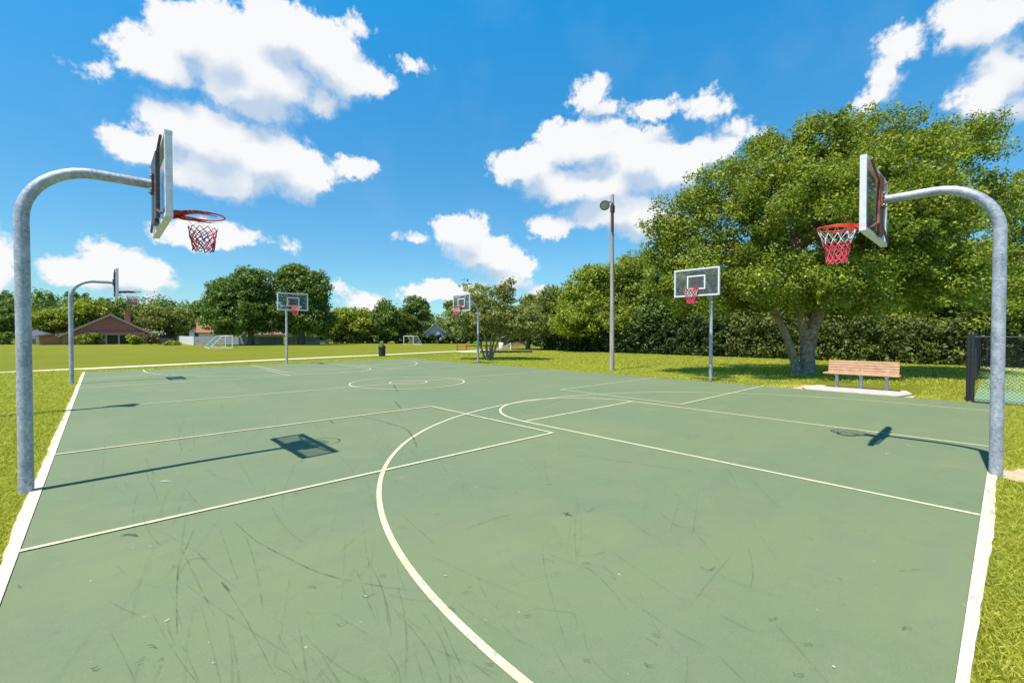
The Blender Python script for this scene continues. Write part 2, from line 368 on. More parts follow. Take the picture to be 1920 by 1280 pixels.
# ------------------------------------------------------------------ ground, court, path
L, WD, XM = 25.75, 15.45, 7.93
gnd = MB(); N = 60; xs = np.concatenate([np.linspace(-700, -60, 8), np.linspace(-50, 160, 40), np.linspace(180, 900, 9)]); ys = np.concatenate([np.linspace(-500, -60, 6), np.linspace(-50, 160, 40), np.linspace(180, 900, 9)])
vs = [(x, y, -.03) for y in ys for x in xs]; nx = len(xs)
gnd.add(vs, [(j * nx + i, j * nx + i + 1, (j + 1) * nx + i + 1, (j + 1) * nx + i) for j in range(len(ys) - 1) for i in range(nx - 1)])
tag(gnd.build('lawn_ground', M['lawn']), kind='structure')
c = MB(); c.prism([(0, .03), (WD, -.145), (WD, L), (0, L)], -.12, 0.0)
tag(c.build('basketball_court', M['court']), kind='structure')
k = MB()
def wob(x0, y0, x1, y1, w, nrm, seed):
    """concrete edging with a ragged grass side"""
    r_ = random.Random(seed); n = int(math.hypot(x1 - x0, y1 - y0) / .12); inner = []; outer = []
    for i in range(n + 1):
        t = i / n; x = x0 + (x1 - x0) * t; y = y0 + (y1 - y0) * t; dd = math.hypot(x, y); o_ = w * min(1., max(.5, .5 + (dd - 3.1) * .2)) * (1 + r_.uniform(-.07, .07) + .06 * math.sin(t * 37))
        inner.append((x + nrm[0] * .002, y + nrm[1] * .002)); outer.append((x + nrm[0] * o_, y + nrm[1] * o_))
    vs = [(p[0], p[1], .008) for p in inner] + [(p[0], p[1], .006) for p in outer] + [(p[0], p[1], -.1) for p in outer]; m_ = n + 1
    k.add(vs, [(i, i + 1, m_ + i + 1, m_ + i) for i in range(n)] + [(m_ + i, m_ + i + 1, 2 * m_ + i + 1, 2 * m_ + i) for i in range(n)])
wob(0, -.1, 0, L, .09, (-1, 0), 1); wob(0, .03, WD - .1, -.145, .082, (0, -1), 2)
tag(k.build('court_edging', M['curb']), kind='structure')
ln = MB(); Z = .004; lw = .05
def arc(cx, cy, r, a0, a1, n=64): return [(cx + r * math.cos(R(a0 + (a1 - a0) * i / n)), cy + r * math.sin(R(a0 + (a1 - a0) * i / n))) for i in range(n + 1)]
DM, KW = 5.72, 1.79
zz = [Z]
def S(p, w=lw): zz[0] += .0004; ln.strip(p, w, zz[0])
for y0, dy in ((0, 1), (L, -1)):
    e_ = lambda x: .03 - .0113 * x if dy > 0 else L
    S([(XM - KW, e_(XM - KW)), (XM - KW, y0 + dy * DM)]); S([(XM + KW, e_(XM + KW)), (XM + KW, y0 + dy * DM)])
    S([(XM - KW, y0 + dy * DM), (XM + KW, y0 + dy * DM)])
    S(arc(XM, y0 + dy * DM, KW, 0, 180 * dy)); ry = y0 + dy * 1.37
    S([(XM + 6.07, e_(XM + 6.07))] + arc(XM, ry, 6.07, 0, 180 * dy, 120) + [(XM - 6.07, y0)])
S([(0, 13.04), (WD, 13.04)]); S(arc(XM, 13.04, 1.83, 0, 360)); S(arc(XM, 13.04, .6, 0, 360, 40))
for y1 in (6.51, 19.94):
    for x0, dx, D in ((0, 1, 5.8), (WD, -1, 5.35)):
        S([(x0, y1 - KW), (x0 + dx * D, y1 - KW)]); S([(x0, y1 + KW), (x0 + dx * D, y1 + KW)]); S([(x0 + dx * D, y1 - KW - .02), (x0 + dx * D, y1 + KW + .02)])
tag(ln.build('court_lines', M['line']), kind='structure')
# rubber scuffs, traced where they lie on the court
sc = MB(); z2 = [.0085]
def scuff(px, w, mi):
    pts = [Vector(gp(*p)[:2]) for p in px]; q = []
    for i in range(len(pts) - 1):
        for j in range(8):
            t = j / 8; p0 = pts[max(i - 1, 0)]; p1 = pts[i]; p2 = pts[i + 1]; p3 = pts[min(i + 2, len(pts) - 1)]
            q.append(.5 * ((2 * p1) + (p2 - p0) * t + (2 * p0 - 5 * p1 + 4 * p2 - p3) * t * t + (3 * p1 - p0 - 3 * p2 + p3) * t ** 3))
    q.append(pts[-1]); n = len(q); w *= (.55, .4, .5, .55)[mi]; ws = [w * (.25 + .75 * math.sin(math.pi * min(.97, max(.03, i / (n - 1)))) ** .5) for i in range(n)]
    z2[0] += .00002; sc.cur = mi; sc.strip(q, ws, z2[0])
for l, w, mi in [
 ([(672,780),(700,786),(740,797),(762,806),(775,822),(782,840)], .05, 0), ([(1040,852),(1100,856),(1170,866),(1240,876),(1300,884)], .022, 0),
 ([(350,783),(338,800),(336,825),(342,848)], .05, 1), ([(388,790),(392,800),(380,806)], .03, 1), ([(363,795),(363,845)], .03, 1),
 ([(352,846),(376,839)], .05, 0), ([(738,720),(742,728),(745,734)], .09, 0), ([(725,705),(718,712)], .05, 1), ([(740,752),(752,766)], .07, 0),
 ([(987,765),(1020,760),(1042,752),(1057,744)], .03, 0), ([(800,745),(796,740),(810,733),(850,731),(905,732),(938,738),(935,745)], .03, 1), ([(800,745),(815,748),(850,750)], .03, 1),
 ([(225,1007),(240,1003),(258,1006)], .06, 0), ([(228,1004),(246,1001)], .04, 0), ([(32,1096),(38,1104)], .02, 0), ([(36,1100),(44,1098)], .015, 0),
 ([(365,990),(352,1020),(335,1060),(331,1110),(331,1190)], .012, 0), ([(338,1075),(350,1055),(368,1048),(392,1049)], .012, 0), ([(440,980),(480,1015),(530,1042),(600,1075),(690,1096),(790,1110)], .014, 0),
 ([(415,1095),(440,1085),(480,1072),(505,1060)], .02, 1), ([(415,1093),(430,1110)], .03, 0), ([(420,1100),(450,1145),(480,1200),(520,1280)], .02, 1), ([(678,960),(683,1010),(691,1060),(698,1110),(712,1180)], .014, 1),
 ([(262,1240),(272,1232)], .016, 0), ([(320,1214),(334,1202)], .016, 0), ([(293,1242),(306,1234)], .014, 0), ([(350,1195),(362,1186)], .016, 1), ([(290,1280),(305,1237)], .01, 0),
 ([(790,1085),(820,1150),(858,1238),(880,1280)], .02, 1), ([(1015,990),(1020,1060),(1040,1140),(1065,1220)], .018, 1), ([(875,993),(920,975),(960,965)], .016, 0), ([(1078,1042),(1105,1042),(1135,1036)], .014, 0),
 ([(1210,1197),(1225,1206),(1240,1214)], .014, 0), ([(1055,962),(1068,966),(1074,970)], .05, 0), ([(1060,968),(1066,960)], .03, 0), ([(1026,908),(1033,910)], .06, 0), ([(905,912),(925,915),(945,918)], .04, 1), ([(678,1120),(690,1119),(705,1113)], .025, 0),
 ([(1312,1062),(1328,1070),(1342,1064)], .022, 0), ([(1298,1112),(1325,1120)], .03, 1), ([(1685,1072),(1705,1070),(1735,1068)], .016, 0), ([(1785,942),(1825,950)], .05, 1), ([(1542,840),(1558,841)], .08, 1), ([(1250,815),(1262,820)], .05, 1), ([(1278,816),(1290,820)], .05, 1),
 ([(1215,840),(1225,856)], .03, 1), ([(1020,860),(1024,890),(1028,905)], .02, 1), ([(1310,915),(1305,960),(1298,1010)], .02, 1), ([(875,1101),(886,1102)], .02, 0), ([(725,1115),(770,1125),(830,1128)], .02, 1),
 ([(556,955),(566,953)], .05, 1), ([(285,880),(290,920),(300,950)], .02, 1), ([(340,910),(355,926),(370,945),(380,955)], .025, 1), ([(530,960),(532,925),(545,890),(558,862)], .025, 1), ([(500,870),(512,866)], .03, 1),
 ([(560,770),(575,764)], .04, 1), ([(415,755),(418,770)], .05, 1), ([(275,728),(310,737)], .06, 1), ([(500,777),(490,790)], .04, 1), ([(618,787),(626,795)], .05, 0), ([(930,1140),(935,1125)], .02, 1),
 ([(640,1130),(648,1000)], .014, 1), ([(655,1040),(680,1044),(693,1052)], .014, 1), ([(290,985),(300,978),(335,966)], .03, 1), ([(1700,835),(1712,838)], .05, 2), ([(1560,1251),(1566,1253)], .03, 2), ([(684,1118),(688,1121)], .02, 2), ([(300,903),(322,903)], .04, 2), ([(318,1162),(308,1168)], .02, 2), ([(390,1206),(393,1208)], .014, 2), ([(398,1244),(400,1246)], .012, 2), ([(832,1080),(840,1081)], .014, 2), ([(246,1030),(252,1028)], .02, 2), ([(278,1025),(285,1026)], .02, 2), ([(1660,852),(1668,850)], .05, 2), ([(1760,873),(1820,878)], .012, 2)]:
    scuff(l, w, mi)
for i in range(210):
    u = rng.uniform(180, 1450) if i % 3 else rng.uniform(250, 800); v = 745 + 535 * rng.random() ** 1.3; a = rng.normal(1.35, .55); ln_ = rng.uniform(40, 230) * (v - 626) / 400; cv = rng.normal(0, .5)
    pts = []
    for q in range(5): 
        a2 = a + cv * q / 4; u += math.cos(a2) * ln_ / 4; v += math.sin(a2) * ln_ / 4 * .8; pts.append((u, max(700, v)))
    scuff(pts, rng.uniform(.008, .024), 3)
for i in range(80):
    u = rng.uniform(150, 1780); v = rng.uniform(720, 1270); scuff([(u, v), (u + rng.uniform(4, 14), v + rng.uniform(-4, 4)), (u + rng.uniform(12, 22), v + rng.uniform(-6, 6))], rng.uniform(.010, .03), int(rng.integers(0, 2)))
tag(sc.build('court_scuffs', [M['scuff'], M['scuffsoft'], M['chip'], M['scuffghost']]), kind='structure')
# sidewalk beyond the court
pt = MB(); pl = [(-40, 19.4), (-15, 25.2), (-2.6, 28.0), (6, 29.95), (16.6, 32.2), (24, 34.0), (30, 35.2)]
pt.strip([(p[0], p[1]) for p in pl], 1.25, -.005); tag(pt.build('sidewalk', M['path']), kind='structure')
# concrete pad under the bench, worn dirt at its ends
pd = MB(); pd.prism([(15.455, 3.6), (16.0, 3.85), (17.0, 3.7), (17.08, 1.6), (16.3, 1.38), (15.455, 1.6)], -.1, .012)
tag(pd.build('bench_pad', M['concrete']), kind='structure')
dr = MB(); dr.sheet([(15.46, 3.76), (15.46, 4.7), (16.0, 4.9), (17.0, 4.3), (17.1, 3.8)], -.022); dr.sheet([(15.46, 1.54), (16.4, 1.3), (16.6, .9), (15.46, .8)], -.022); dr.sheet([(7.9, -.15), (8.6, -.16), (9.0, -.9), (7.6, -.9)], -.022)
tag(dr.build('bare_dirt', speckled('sandy_dirt', (.42, .32, .19), (.58, .47, .31), 7, .95, bmp=.4)), kind='structure')
tn = MB(); tn.sheet([(15.75, .25), (32, .25), (32, -30), (15.75, -30)], -.012); tag(tn.build('tennis_court', M['tennis']), kind='structure')
tl = MB(); tl.strip([(19.5, -.6), (19.5, -29)], .06, -.006); tl.strip([(30.6, .2), (30.6, -29)], 1.6, -.006)
tag(tl.build('tennis_lines', M['path']), kind='structure')

# grass blades: short tufts near the court edges
def blades(areas, name, m_=None):
    out = []
    for (x0, x1, y0, y1, dens, h, wd) in areas:
        n = int((x1 - x0) * (y1 - y0) * dens); x = rng.uniform(x0, x1, n); y = rng.uniform(y0, y1, n); a = rng.uniform(0, 2 * np.pi, n)
        if y1 == -.10: y = y - .0115 * (x - 3.4) + .045          # follow the slightly skewed right edge
        kp_ = np.hypot(x + .115, y - 6.53) > .075; kp_ &= ~((x > 7.75) & (x < 8.6 + .3 * np.sin(y * 9)) & (y < -.15) & (y > -.75)); x = x[kp_]; y = y[kp_]; a = a[kp_]; n = len(x)
        hh = h * rng.uniform(.5, 1.25, n); lean = rng.normal(0, .55, (n, 2)) * hh[:, None]; b_ = np.stack([np.cos(a), np.sin(a)], 1) * wd / 2
        base = np.stack([x, y], 1); z = np.full(n, -.035)
        V = np.zeros((n, 4, 3)); V[:, 0, :2] = base - b_; V[:, 1, :2] = base + b_; V[:, 0, 2] = V[:, 1, 2] = z
        mid = base + lean * .4; V[:, 2, :2] = mid + b_ * .8; V[:, 2, 2] = z + hh * .6; V[:, 3, :2] = base + lean; V[:, 3, 2] = z + hh
        out.append(V)
    tag(quads_mesh(name, np.concatenate(out), m_ or M['blade']), kind='stuff')
    return
blades([(1.2, 6, -.8, -.10, 24000, .042, .0055), (6, 15.5, -1.4, -.10, 6500, .05, .008), (-.9, -.1, 2.5, 8, 15000, .045, .006), (-2.2, -.085, 8, 16, 3500, .06, .009), (-3.5, -.085, 16, 28, 1500, .06, .013),
        (15.47, 19, 4, 26, 900, .06, .016), (19, 33, -2, 30, 230, .07, .022), (-3, 16, 25.8, 27.6, 1200, .06, .015), (15.47, 19, .3, 1.3, 2500, .055, .012)], 'grass')
blades([(1.2, 15.3, -.135, -.10, 1500, .035, .006), (-.13, -.095, 2.5, 25, 900, .035, .007)], 'dry_grass', M['thatch'])

# ------------------------------------------------------------------ basketball hoops
def hoop(base, rz, label, net, plate, arm_end=1.0):
    t = empty('basketball_hoop', base, rz); tag(t, label, 'basketball hoop', 'gooseneck basketball hoops around the court')
    # local frame: pole at the origin, arm along +X
    rad = .56; zt = 3.325
    path = [(0, 0, -.1), (0, 0, 1.0), (0, 0, 2.0), (0, 0, zt - rad - .05)] + [(rad - rad * math.cos(R(a)), 0, zt - rad + rad * math.sin(R(a))) for a in range(0, 91, 9)] + [(.8, 0, zt), (1.025, 0, zt)]
    rr = [.0575] * 4 + [.0575 - .004 * i / 10 for i in range(11)] + [.053, .052]
    MB().tube(path, rr, 24).build('pole', M['galv'], t, True)
    xb = 1.15; hw, z0, z1 = .75, 2.83, 3.73      # face of the board
    fr = MB(); th = .07; bw = .05
    fr.box((xb - th / 2, 0, z0 + bw / 2), (th, 2 * hw, bw)); fr.box((xb - th / 2, 0, z1 - bw / 2), (th, 2 * hw, bw))
    for s in (-1, 1): fr.box((xb - th / 2, s * (hw - bw / 2), (z0 + z1) / 2), (th - .004, bw, z1 - z0 - 2 * bw - .002))
    bd = MB().box((xb - .012, 0, (z0 + z1) / 2), (.012, 2 * hw - 2 * bw, z1 - z0 - 2 * bw)).build('backboard', M['acrylic'], t)
    pw = .15 if plate == 'rust' else .26
    fr.build('board_frame', M['frame'], bd, bevel=.004)
    sq = MB(); sx = xb - .003; sw, sh, sb = .305, .46, .045; zb = 3.05
    sq.box((sx, 0, zb + sb / 2), (.004, 2 * sw, sb)); sq.box((sx, 0, zb + sh - sb / 2), (.004, 2 * sw, sb))
    for s in (-1, 1): sq.box((sx, s * (sw - sb / 2), zb + sh / 2), (.004, sb, sh - 2 * sb - .002))
    sq.build('target_square', M['white'], bd)
    pm = M['rust'] if plate == 'rust' else M['steel']
    mt = MB(); mt.box((xb - .105, 0, 3.27), (.012, 2 * pw, .74)); 
    for s in (-1, 1):
        mt.box((xb - .09, s * pw, 3.27), (.04, .012, .74)); mt.tube([(xb - .1, s * .14, 3.55), (xb - .09, s * .62, 3.70)], .014, 6); mt.tube([(xb - .1, s * .14, 3.02), (xb - .09, s * .62, 2.88)], .014, 6)
    mt.box((xb - .122, 0, zt), (.022, .2, .2)); mt.box((xb - .09, 0, 2.90), (.04, .2, .06))
    m_ = mt.build('mounting_bracket', pm, t, bevel=.003)
    for yy in (-.075, .075):
        for zz_ in (zt - .075, zt + .075): MB().tube([(xb - .130, yy, zz_), (xb - .150, yy, zz_)], .013, 6).build('bolt', M['galv'], m_)
    rb = MB(); cx = xb + .135 + .23; r = .2286; zr = 3.05
    rb.tube([(cx + r * math.cos(a), r * math.sin(a), zr) for a in np.linspace(0, 2 * np.pi, 48, endpoint=False)], .0095, 8, closed=True)
    rb.tube([(cx + (r + .002) * math.cos(a), (r + .002) * math.sin(a), zr - .028) for a in np.linspace(R(60), R(300), 36)], .007, 6)
    rb.box((xb + .008, 0, zr - .02), (.014, .17, .16)); rb.box((xb + .085, 0, zr - .005), (.15, .15, .012))
    # flared side plates following the back of the ring
    for s in (-1, 1):
        A = np.linspace(R(180), R(68), 16); vs = []
        for i, a in enumerate(A):
            h = .062 * (1 - i / 15) ** .8 + .008
            vs += [(cx + (r + .012) * math.cos(a), s * (r + .012) * math.sin(a), zr + .004), (cx + (r + .012) * math.cos(a), s * (r + .012) * math.sin(a), zr - h)]
        rb.add(vs, [(2 * i, 2 * i + 1, 2 * i + 3, 2 * i + 2) for i in range(15)])
        rb.add([(xb + .01, s * .075, zr), (xb + .01, s * .075, zr - .09), (cx - r * .8, s * .13, zr), (cx - r * .8, s * .13, zr - .03)], [(0, 1, 3, 2)])
    ri = rb.build('rim', M['red'], t, True)
    # net: twelve cords crossing in diamonds
    rows = [(.0, .222), (.10, .185), (.17, .165), (.235, .145), (.30, .13), (.36, .122), (.42, .118), (.455, .125)]
    low_rows = [(.13, .155), (.17, .146), (.21, .138), (.25, .13), (.29, .123), (.335, .116), (.38, .108), (.41, .112)]
    nm = MB(); rr_ = random.Random(len(label))
    def kp(i, j):
        d, q = (rows if net == 'red' else low_rows)[i]; a = 2 * math.pi * (j + (i % 2) * .5) / 12 + .2 * math.sin(i * .7 + 1); w = .007 if i else 0
        return (cx + q * math.cos(a) + rr_.uniform(-w, w), q * math.sin(a) + rr_.uniform(-w, w), zr - .02 - d + rr_.uniform(-w, w))
    K = [[kp(i, j) for j in range(12)] for i in range(len(rows))]
    for i in range(len(rows) - 1):
        for j in range(12):
            for q in (0, 1):
                jj = (j + q - 1 + (i % 2)) % 12
                nm.cur = 0 if (i < 2 and net == 'red') else (1 if (net == 'red' or (j + q) % 3) else 2)
                nm.tube([K[i][j], K[i + 1][jj]], .0045 if i < 2 else .0058, 5, caps=False)
    nm.cur = 0
    if net != 'red':
        for j in (0, 5, 7): nm.tube([(cx + r * math.cos(2.6 + j), r * math.sin(2.6 + j), zr), K[0][j]], .003, 4, caps=False)
    nm.build('net', [M['netwhite'], M['netred'], M['netblue']], t)
    return t
hoop((-.115, 6.53, 0), 0, 'nearest hoop on the left, large grey pole, board seen from behind with dark steel mount', 'blue', 'steel')
hoop((7.91, -.13, 0), R(90), 'nearest hoop on the right, thick pole, white edged board with rusty mounting plate', 'red', 'rust')
hoop((-.22, 20.0, 0), 0, 'farther left hoop, its bent pole in front of the brown gabled house', 'blue', 'steel')
hoop((7.9, 25.95, 0), R(-90), 'hoop at the far end of the court in front of the two big dark trees', 'red', 'rust')
hoop((15.85, 19.35, 0), R(180), 'hoop beside the crepe myrtle, its board turned towards the left', 'red', 'rust')
hoop((15.90, 6.55, 0), R(180), 'hoop between the tall wooden light pole and the bench', 'red', 'rust')

# ------------------------------------------------------------------ light poles
def light_pole(base, label, h=7.75):
    t = empty('light_pole', base); tag(t, label, 'light pole', 'wooden floodlight poles')
    MB().tube([(0, 0, -.3), (0, 0, 0), (0.01, 0, 3), (-.01, .01, 5.5), (0, 0, h)], [.115, .11, .095, .082, .07], 16).build('pole', M['polewood'], t, True)
    c_ = MB(); c_.tube([(-.1, -.06, 6.1), (-.105, -.07, 6.6), (-.09, -.06, 7.0), (-.1, -.06, 7.35)], .045, 8); c_.box((-.08, -.06, 7.1), (.16, .14, .3)); c_.build('conduit', M['timber'], t)
    br = MB(); br.tube([(0, 0, 7.45), (-.16, .17, 7.42)], .035, 8); br.tube([(-.16, .17, 7.42), (-.2, .2, 7.30)], .03, 8); br.build('bracket', M['steel'], t)
    fl = empty('floodlight', (-.27, .22, 7.28)); fl.parent = t
    d = Vector((-.62, -.55, -.35)).normalized(); q = d.to_track_quat('Z', 'Y').to_matrix()
    def lat(prof, name, m_):
        x = MB(); x.lathe(prof, 24); x.v = [tuple(q @ Vector(p)) for p in x.v]; return x.build(name, m_, fl, True)
    lat([(.06, -.2), (.09, -.15), (.13, -.08), (.205, .02), (.215, .04), (.2, .042), (.12, -.05)], 'housing', M['steel'])
    lat([(.195, .02), (.15, .032), (.05, .04)], 'lens', M['lamp'])
    return t
light_pole((17.1, 11.42, -.03), 'tall weathered wooden light pole with one round floodlight, standing on the lawn behind the court')
lp2 = light_pole((-3.45, 12.75, -.03), 'wooden light pole left of the court, casting its shadow across the edge', 8.6)
for ch in lp2.children:
    if ch.name.startswith('floodlight'): ch.location = (.35, 0, 8.1); ch.scale = (1.6, 1.6, 1.6)
    if ch.name.startswith('bracket'): ch.location = (.25, -.1, .8)

# ------------------------------------------------------------------ bench
bx, by0, by1 = 16.75, 1.72, 3.38
t = empty('park_bench', (bx, (by0 + by1) / 2, .012)); tag(t, 'long bench with orange wooden slats and grey steel legs on a concrete pad', 'bench')
ll = by1 - by0
s_ = MB()
for i in range(3): s_.box((-.20 + .125 * i, 0, .42), (.105, ll + .1, .04))
s_.build('seat', M['slat'], t, bevel=.006)
s_ = MB(); Mt = Matrix.Rotation(R(12), 3, 'Y')
for i in range(5): s_.box((.15 + .018 * i, 0, .465 + .074 * i), (.035, ll, .064), M=Mt)
s_.build('backrest', M['slat'], t, bevel=.006)
for yy in (-.58, 0, .58):
    l_ = MB(); l_.box((0, yy, .19), (.07, .07, .40)); l_.box((-.03, yy, .378), (.40, .05, .035)); l_.tube([(.13, yy, .37), (.235, yy, .76)], .022, 8); l_.box((0, yy, .006), (.5, .12, .012))
    l_.build('leg', M['galv'], t, bevel=.004)

# ------------------------------------------------------------------ trash bin
tb = empty('trash_bin', (15.9, 30.9, -.03)); tag(tb, 'black domed trash bin standing alone beside the pale sidewalk', 'trash bin')
MB().lathe([(.19, 0), (.24, .04), (.255, .3), (.25, .58), (.265, .6)], 24).build('body', M['black'], tb, True)
MB().lathe([(.27, .6), (.275, .63), (.255, .72), (.20, .81), (.11, .87), (.02, .885)], 24).build('lid', M['black'], tb, True)

# ------------------------------------------------------------------ chain link fences round the tennis court
def chain(a, b_, h, label, step=.075, post_every=3.0, wr=.0032):
    a = Vector(a); b_ = Vector(b_); ln_ = (b_ - a).length; d = (b_ - a).normalized(); t = empty('chain_link_fence', a); tag(t, label, 'fence', 'black chain link fences of the tennis court')
    w = MB(); n = int(ln_ / step)
    up = Vector((0, 0, 1)); nrm = d.cross(up) * .004
    for sgn in (1, -1):
        for i in range(-int(h / step) - 1, n + int(h / step) + 2):
            s0 = i * step; s1 = s0 + sgn * h; p0, p1 = s0, s1; z0_, z1_ = 0., h
            lo, hi = 0., ln_
            def clip(p0, z0_, p1, z1_):
                if (p0 < lo and p1 < lo) or (p0 > hi and p1 > hi): return None
                for lim in (lo, hi):
                    if (p0 - lim) * (p1 - lim) < 0:
                        f = (lim - p0) / (p1 - p0); zc = z0_ + f * (z1_ - z0_)
                        if (lim == lo and p0 < lo) or (lim == hi and p0 > hi): p0, z0_ = lim, zc
                        else: p1, z1_ = lim, zc
                return p0, z0_, p1, z1_
            c_ = clip(p0, z0_, p1, z1_)
            if not c_: continue
            w.tube([d * c_[0] + up * (c_[1] + .03) + nrm * sgn, d * c_[2] + up * (c_[3] + .03) + nrm * sgn], wr, 3, caps=False)
    w.build('mesh_wire', M['black'], t)
    r_ = MB(); r_.tube([up * (h + .04), d * ln_ + up * (h + .04)], .02, 8); r_.tube([up * .03, d * ln_ + up * .03], .012, 6); r_.build('rail', M['black'], t)
    k_ = int(ln_ / post_every)
    for i in range(k_ + 1):
        p = d * (i * ln_ / max(k_, 1)); x = MB().tube([p - up * .1, p + up * (h + .1)], .032 if i else .045, 10); x.lathe([(.045, h + .08), (.04, h + .12), (.01, h + .15)], 10, p); x.build('post', M['black'], t, True)
    return t
chain((15.72, .33, -.03), (33.0, .42, -.03), 1.52, 'black chain link fence running away from the court corner behind the bench side lawn')
chain((15.70, .27, -.03), (15.35, -4.5, -.03), 1.52, 'black chain link fence crossing behind the right hoop pole, tennis court seen through it')
chain((32.4, .2, -.03), (32.4, -14, -.03), 1.6, 'black chain link fence at the far side of the tennis court', .16, 3, .008)

# ------------------------------------------------------------------ foliage
def leafcloud(centers, radii, counts, size, flat=.62, up=.55, core=0.):
    """loose leaf-sized quads scattered over clumps; returns (n,4,3)"""
    cs = np.repeat(centers, counts, 0); rs = np.repeat(radii, counts)
    n = len(cs); d = rng.normal(size=(n, 3)); d /= np.linalg.norm(d, axis=1)[:, None]
    rr = rng.uniform(.1, 1.0, n) ** .6 + rng.exponential(.06, n)
    pos = cs + d * (rs * rr)[:, None] * np.array([1, 1, flat])
    nr = d * .7 + np.array([0, 0, up]) + rng.normal(size=(n, 3)) * .65; nr /= np.linalg.norm(nr, axis=1)[:, None]
    ax = rng.normal(size=(n, 3)); t1 = np.cross(nr, ax); t1 /= np.linalg.norm(t1, axis=1)[:, None]; t2 = np.cross(nr, t1)
    s = size * rng.uniform(.6, 1.35, n)[:, None]
    V = np.zeros((n, 4, 3)); V[:, 0] = pos - t1 * s * .62; V[:, 1] = pos + t2 * s * .34 + nr * s * .06; V[:, 2] = pos + t1 * s * .62; V[:, 3] = pos - t2 * s * .34 + nr * s * .06
    return V
def clumps_in(ells, n, rmin, rmax, zmin, shell=.55, rag=.08):
    """clump centres near the surface of a union of ellipsoids (cx,cy,cz,rx,ry,rz)"""
    E = np.array(ells, float); vol = (E[:, 3] * E[:, 4] + E[:, 4] * E[:, 5] + E[:, 3] * E[:, 5]); pr = vol / vol.sum()
    C = []; Rr = []; K1 = rng.normal(size=(len(E), 3, 3)) * 2.6; K2 = rng.uniform(0, 6.28, (len(E), 3))
    tries = 0
    while len(C) < n and tries < n * 30:
        tries += 1; i = rng.choice(len(E), p=pr); d = rng.normal(size=3); d /= np.linalg.norm(d)
        o_ = rng.random() < .22; q = rng.uniform(shell ** 3, 1.0) ** (1 / 3) if not o_ else 1 + rng.uniform(0, rag)
        q *= 1 + rag * .9 * float(np.sin(K1[i] @ d + K2[i]).mean()) * 1.5; p = E[i, :3] + d * E[i, 3:] * q
        if p[2] < zmin: continue
        # skip most clumps buried deep inside another lobe
        dd = np.linalg.norm((p - E[:, :3]) / E[:, 3:], axis=1).min()
        if dd < .55 and rng.random() < .8: continue
        C.append(p); Rr.append(rng.uniform(rmin, rmax) if not o_ else rng.uniform(rmin * .5, rmin * 1.25))
    return np.array(C), np.array(Rr)
def limb(mb, a, b_, r0, r1, bend=.15, n=5, sides=8):
    a = Vector(a); b_ = Vector(b_); ln_ = (b_ - a).length; o1 = Vector(rng.normal(size=3)) * ln_ * bend * .5; pts = []; rr = []
    for i in range(n + 1):
        t = i / n; p = a.lerp(b_, t) + o1 * math.sin(math.pi * t) + Vector((0, 0, 1)) * ln_ * bend * math.sin(math.pi * t) * .4; pts.append(p); rr.append(r0 + (r1 - r0) * t)
    mb.tube(pts, rr, sides); return pts
def make_tree(name, base, ells, label, cat, group, lm, nclump, cr, per, size, trunk, bark='bark', zmin=.5, shell=.55, limbs=8, flat=.62, up=.55, stems=None, rag=.08, core=None):
    t = empty(name, base); tag(t, label, cat, group)
    C, Rr = clumps_in(ells, nclump, cr[0], cr[1], zmin, shell, rag)
    cnt = np.maximum(8, (per * (Rr / cr[1]) ** 2).astype(int))
    Q = [leafcloud(C, Rr, cnt, size, flat, up)]
    nc, rc, sz_ = core or (nclump // 6, cr[1], size * 1.4)
    C2, R2 = clumps_in([(e[0], e[1], e[2], e[3] * .58, e[4] * .58, e[5] * .58) for e in ells], nc, rc * .7, rc * 1.2, zmin + .4, .1, 0)
    Q.append(leafcloud(C2, R2, np.full(len(C2), int(per * .35)), sz_, .8, .3))
    quads_mesh('crown', np.concatenate(Q), lm, t)
    tr = MB(); h, r0 = trunk
    top = Vector((0, 0, h))
    if stems: 
        for (pts, rr) in stems: tr.tube(pts, rr, 12)
    else:
        tr.tube([(0, 0, -.2), (0, 0, .05), (.02, 0, h * .3), (-.02, .02, h * .7), top], [r0 * 1.5, r0 * 1.15, r0 * .9, r0 * .8, r0 * .7], 10)
    E = np.array(ells); 
    for i in range(limbs):
        e = E[i % len(E)]; p = e[:3] + rng.uniform(-.6, .6, 3) * e[3:]; p[2] = max(p[2], h * 1.05)
        s0 = top if not stems else Vector(stems[i % len(stems)][0][-1]); limb(tr, s0, p, r0 * .5, r0 * .08)
    tr.build('trunk', M[bark], t, True)
    return t
def px_tree(name, u, depth, blobs, *a, base_w=None, **k):
    """blobs: (u, v, ru, rv, depth offset, depth radius in m); placed at a real distance"""
    b0 = at(u, 626.4, depth); base = (b0[0], b0[1], -.03); E = []
    for (bu, bv, ru, rv, do, dr_) in blobs:
        dd = depth + do; c_ = at(bu, bv, dd); sx = ru * dd / F; sz = rv * dd / F
        # an upright ellipsoid round in plan: mean of width and depth
        E.append((c_[0] - base[0], c_[1] - base[1], c_[2] - base[2], (sx + dr_) / 2 if abs(sx - dr_) > 0 else sx, (sx + dr_) / 2, sz))
    return make_tree(name, base, E, *a, **k)

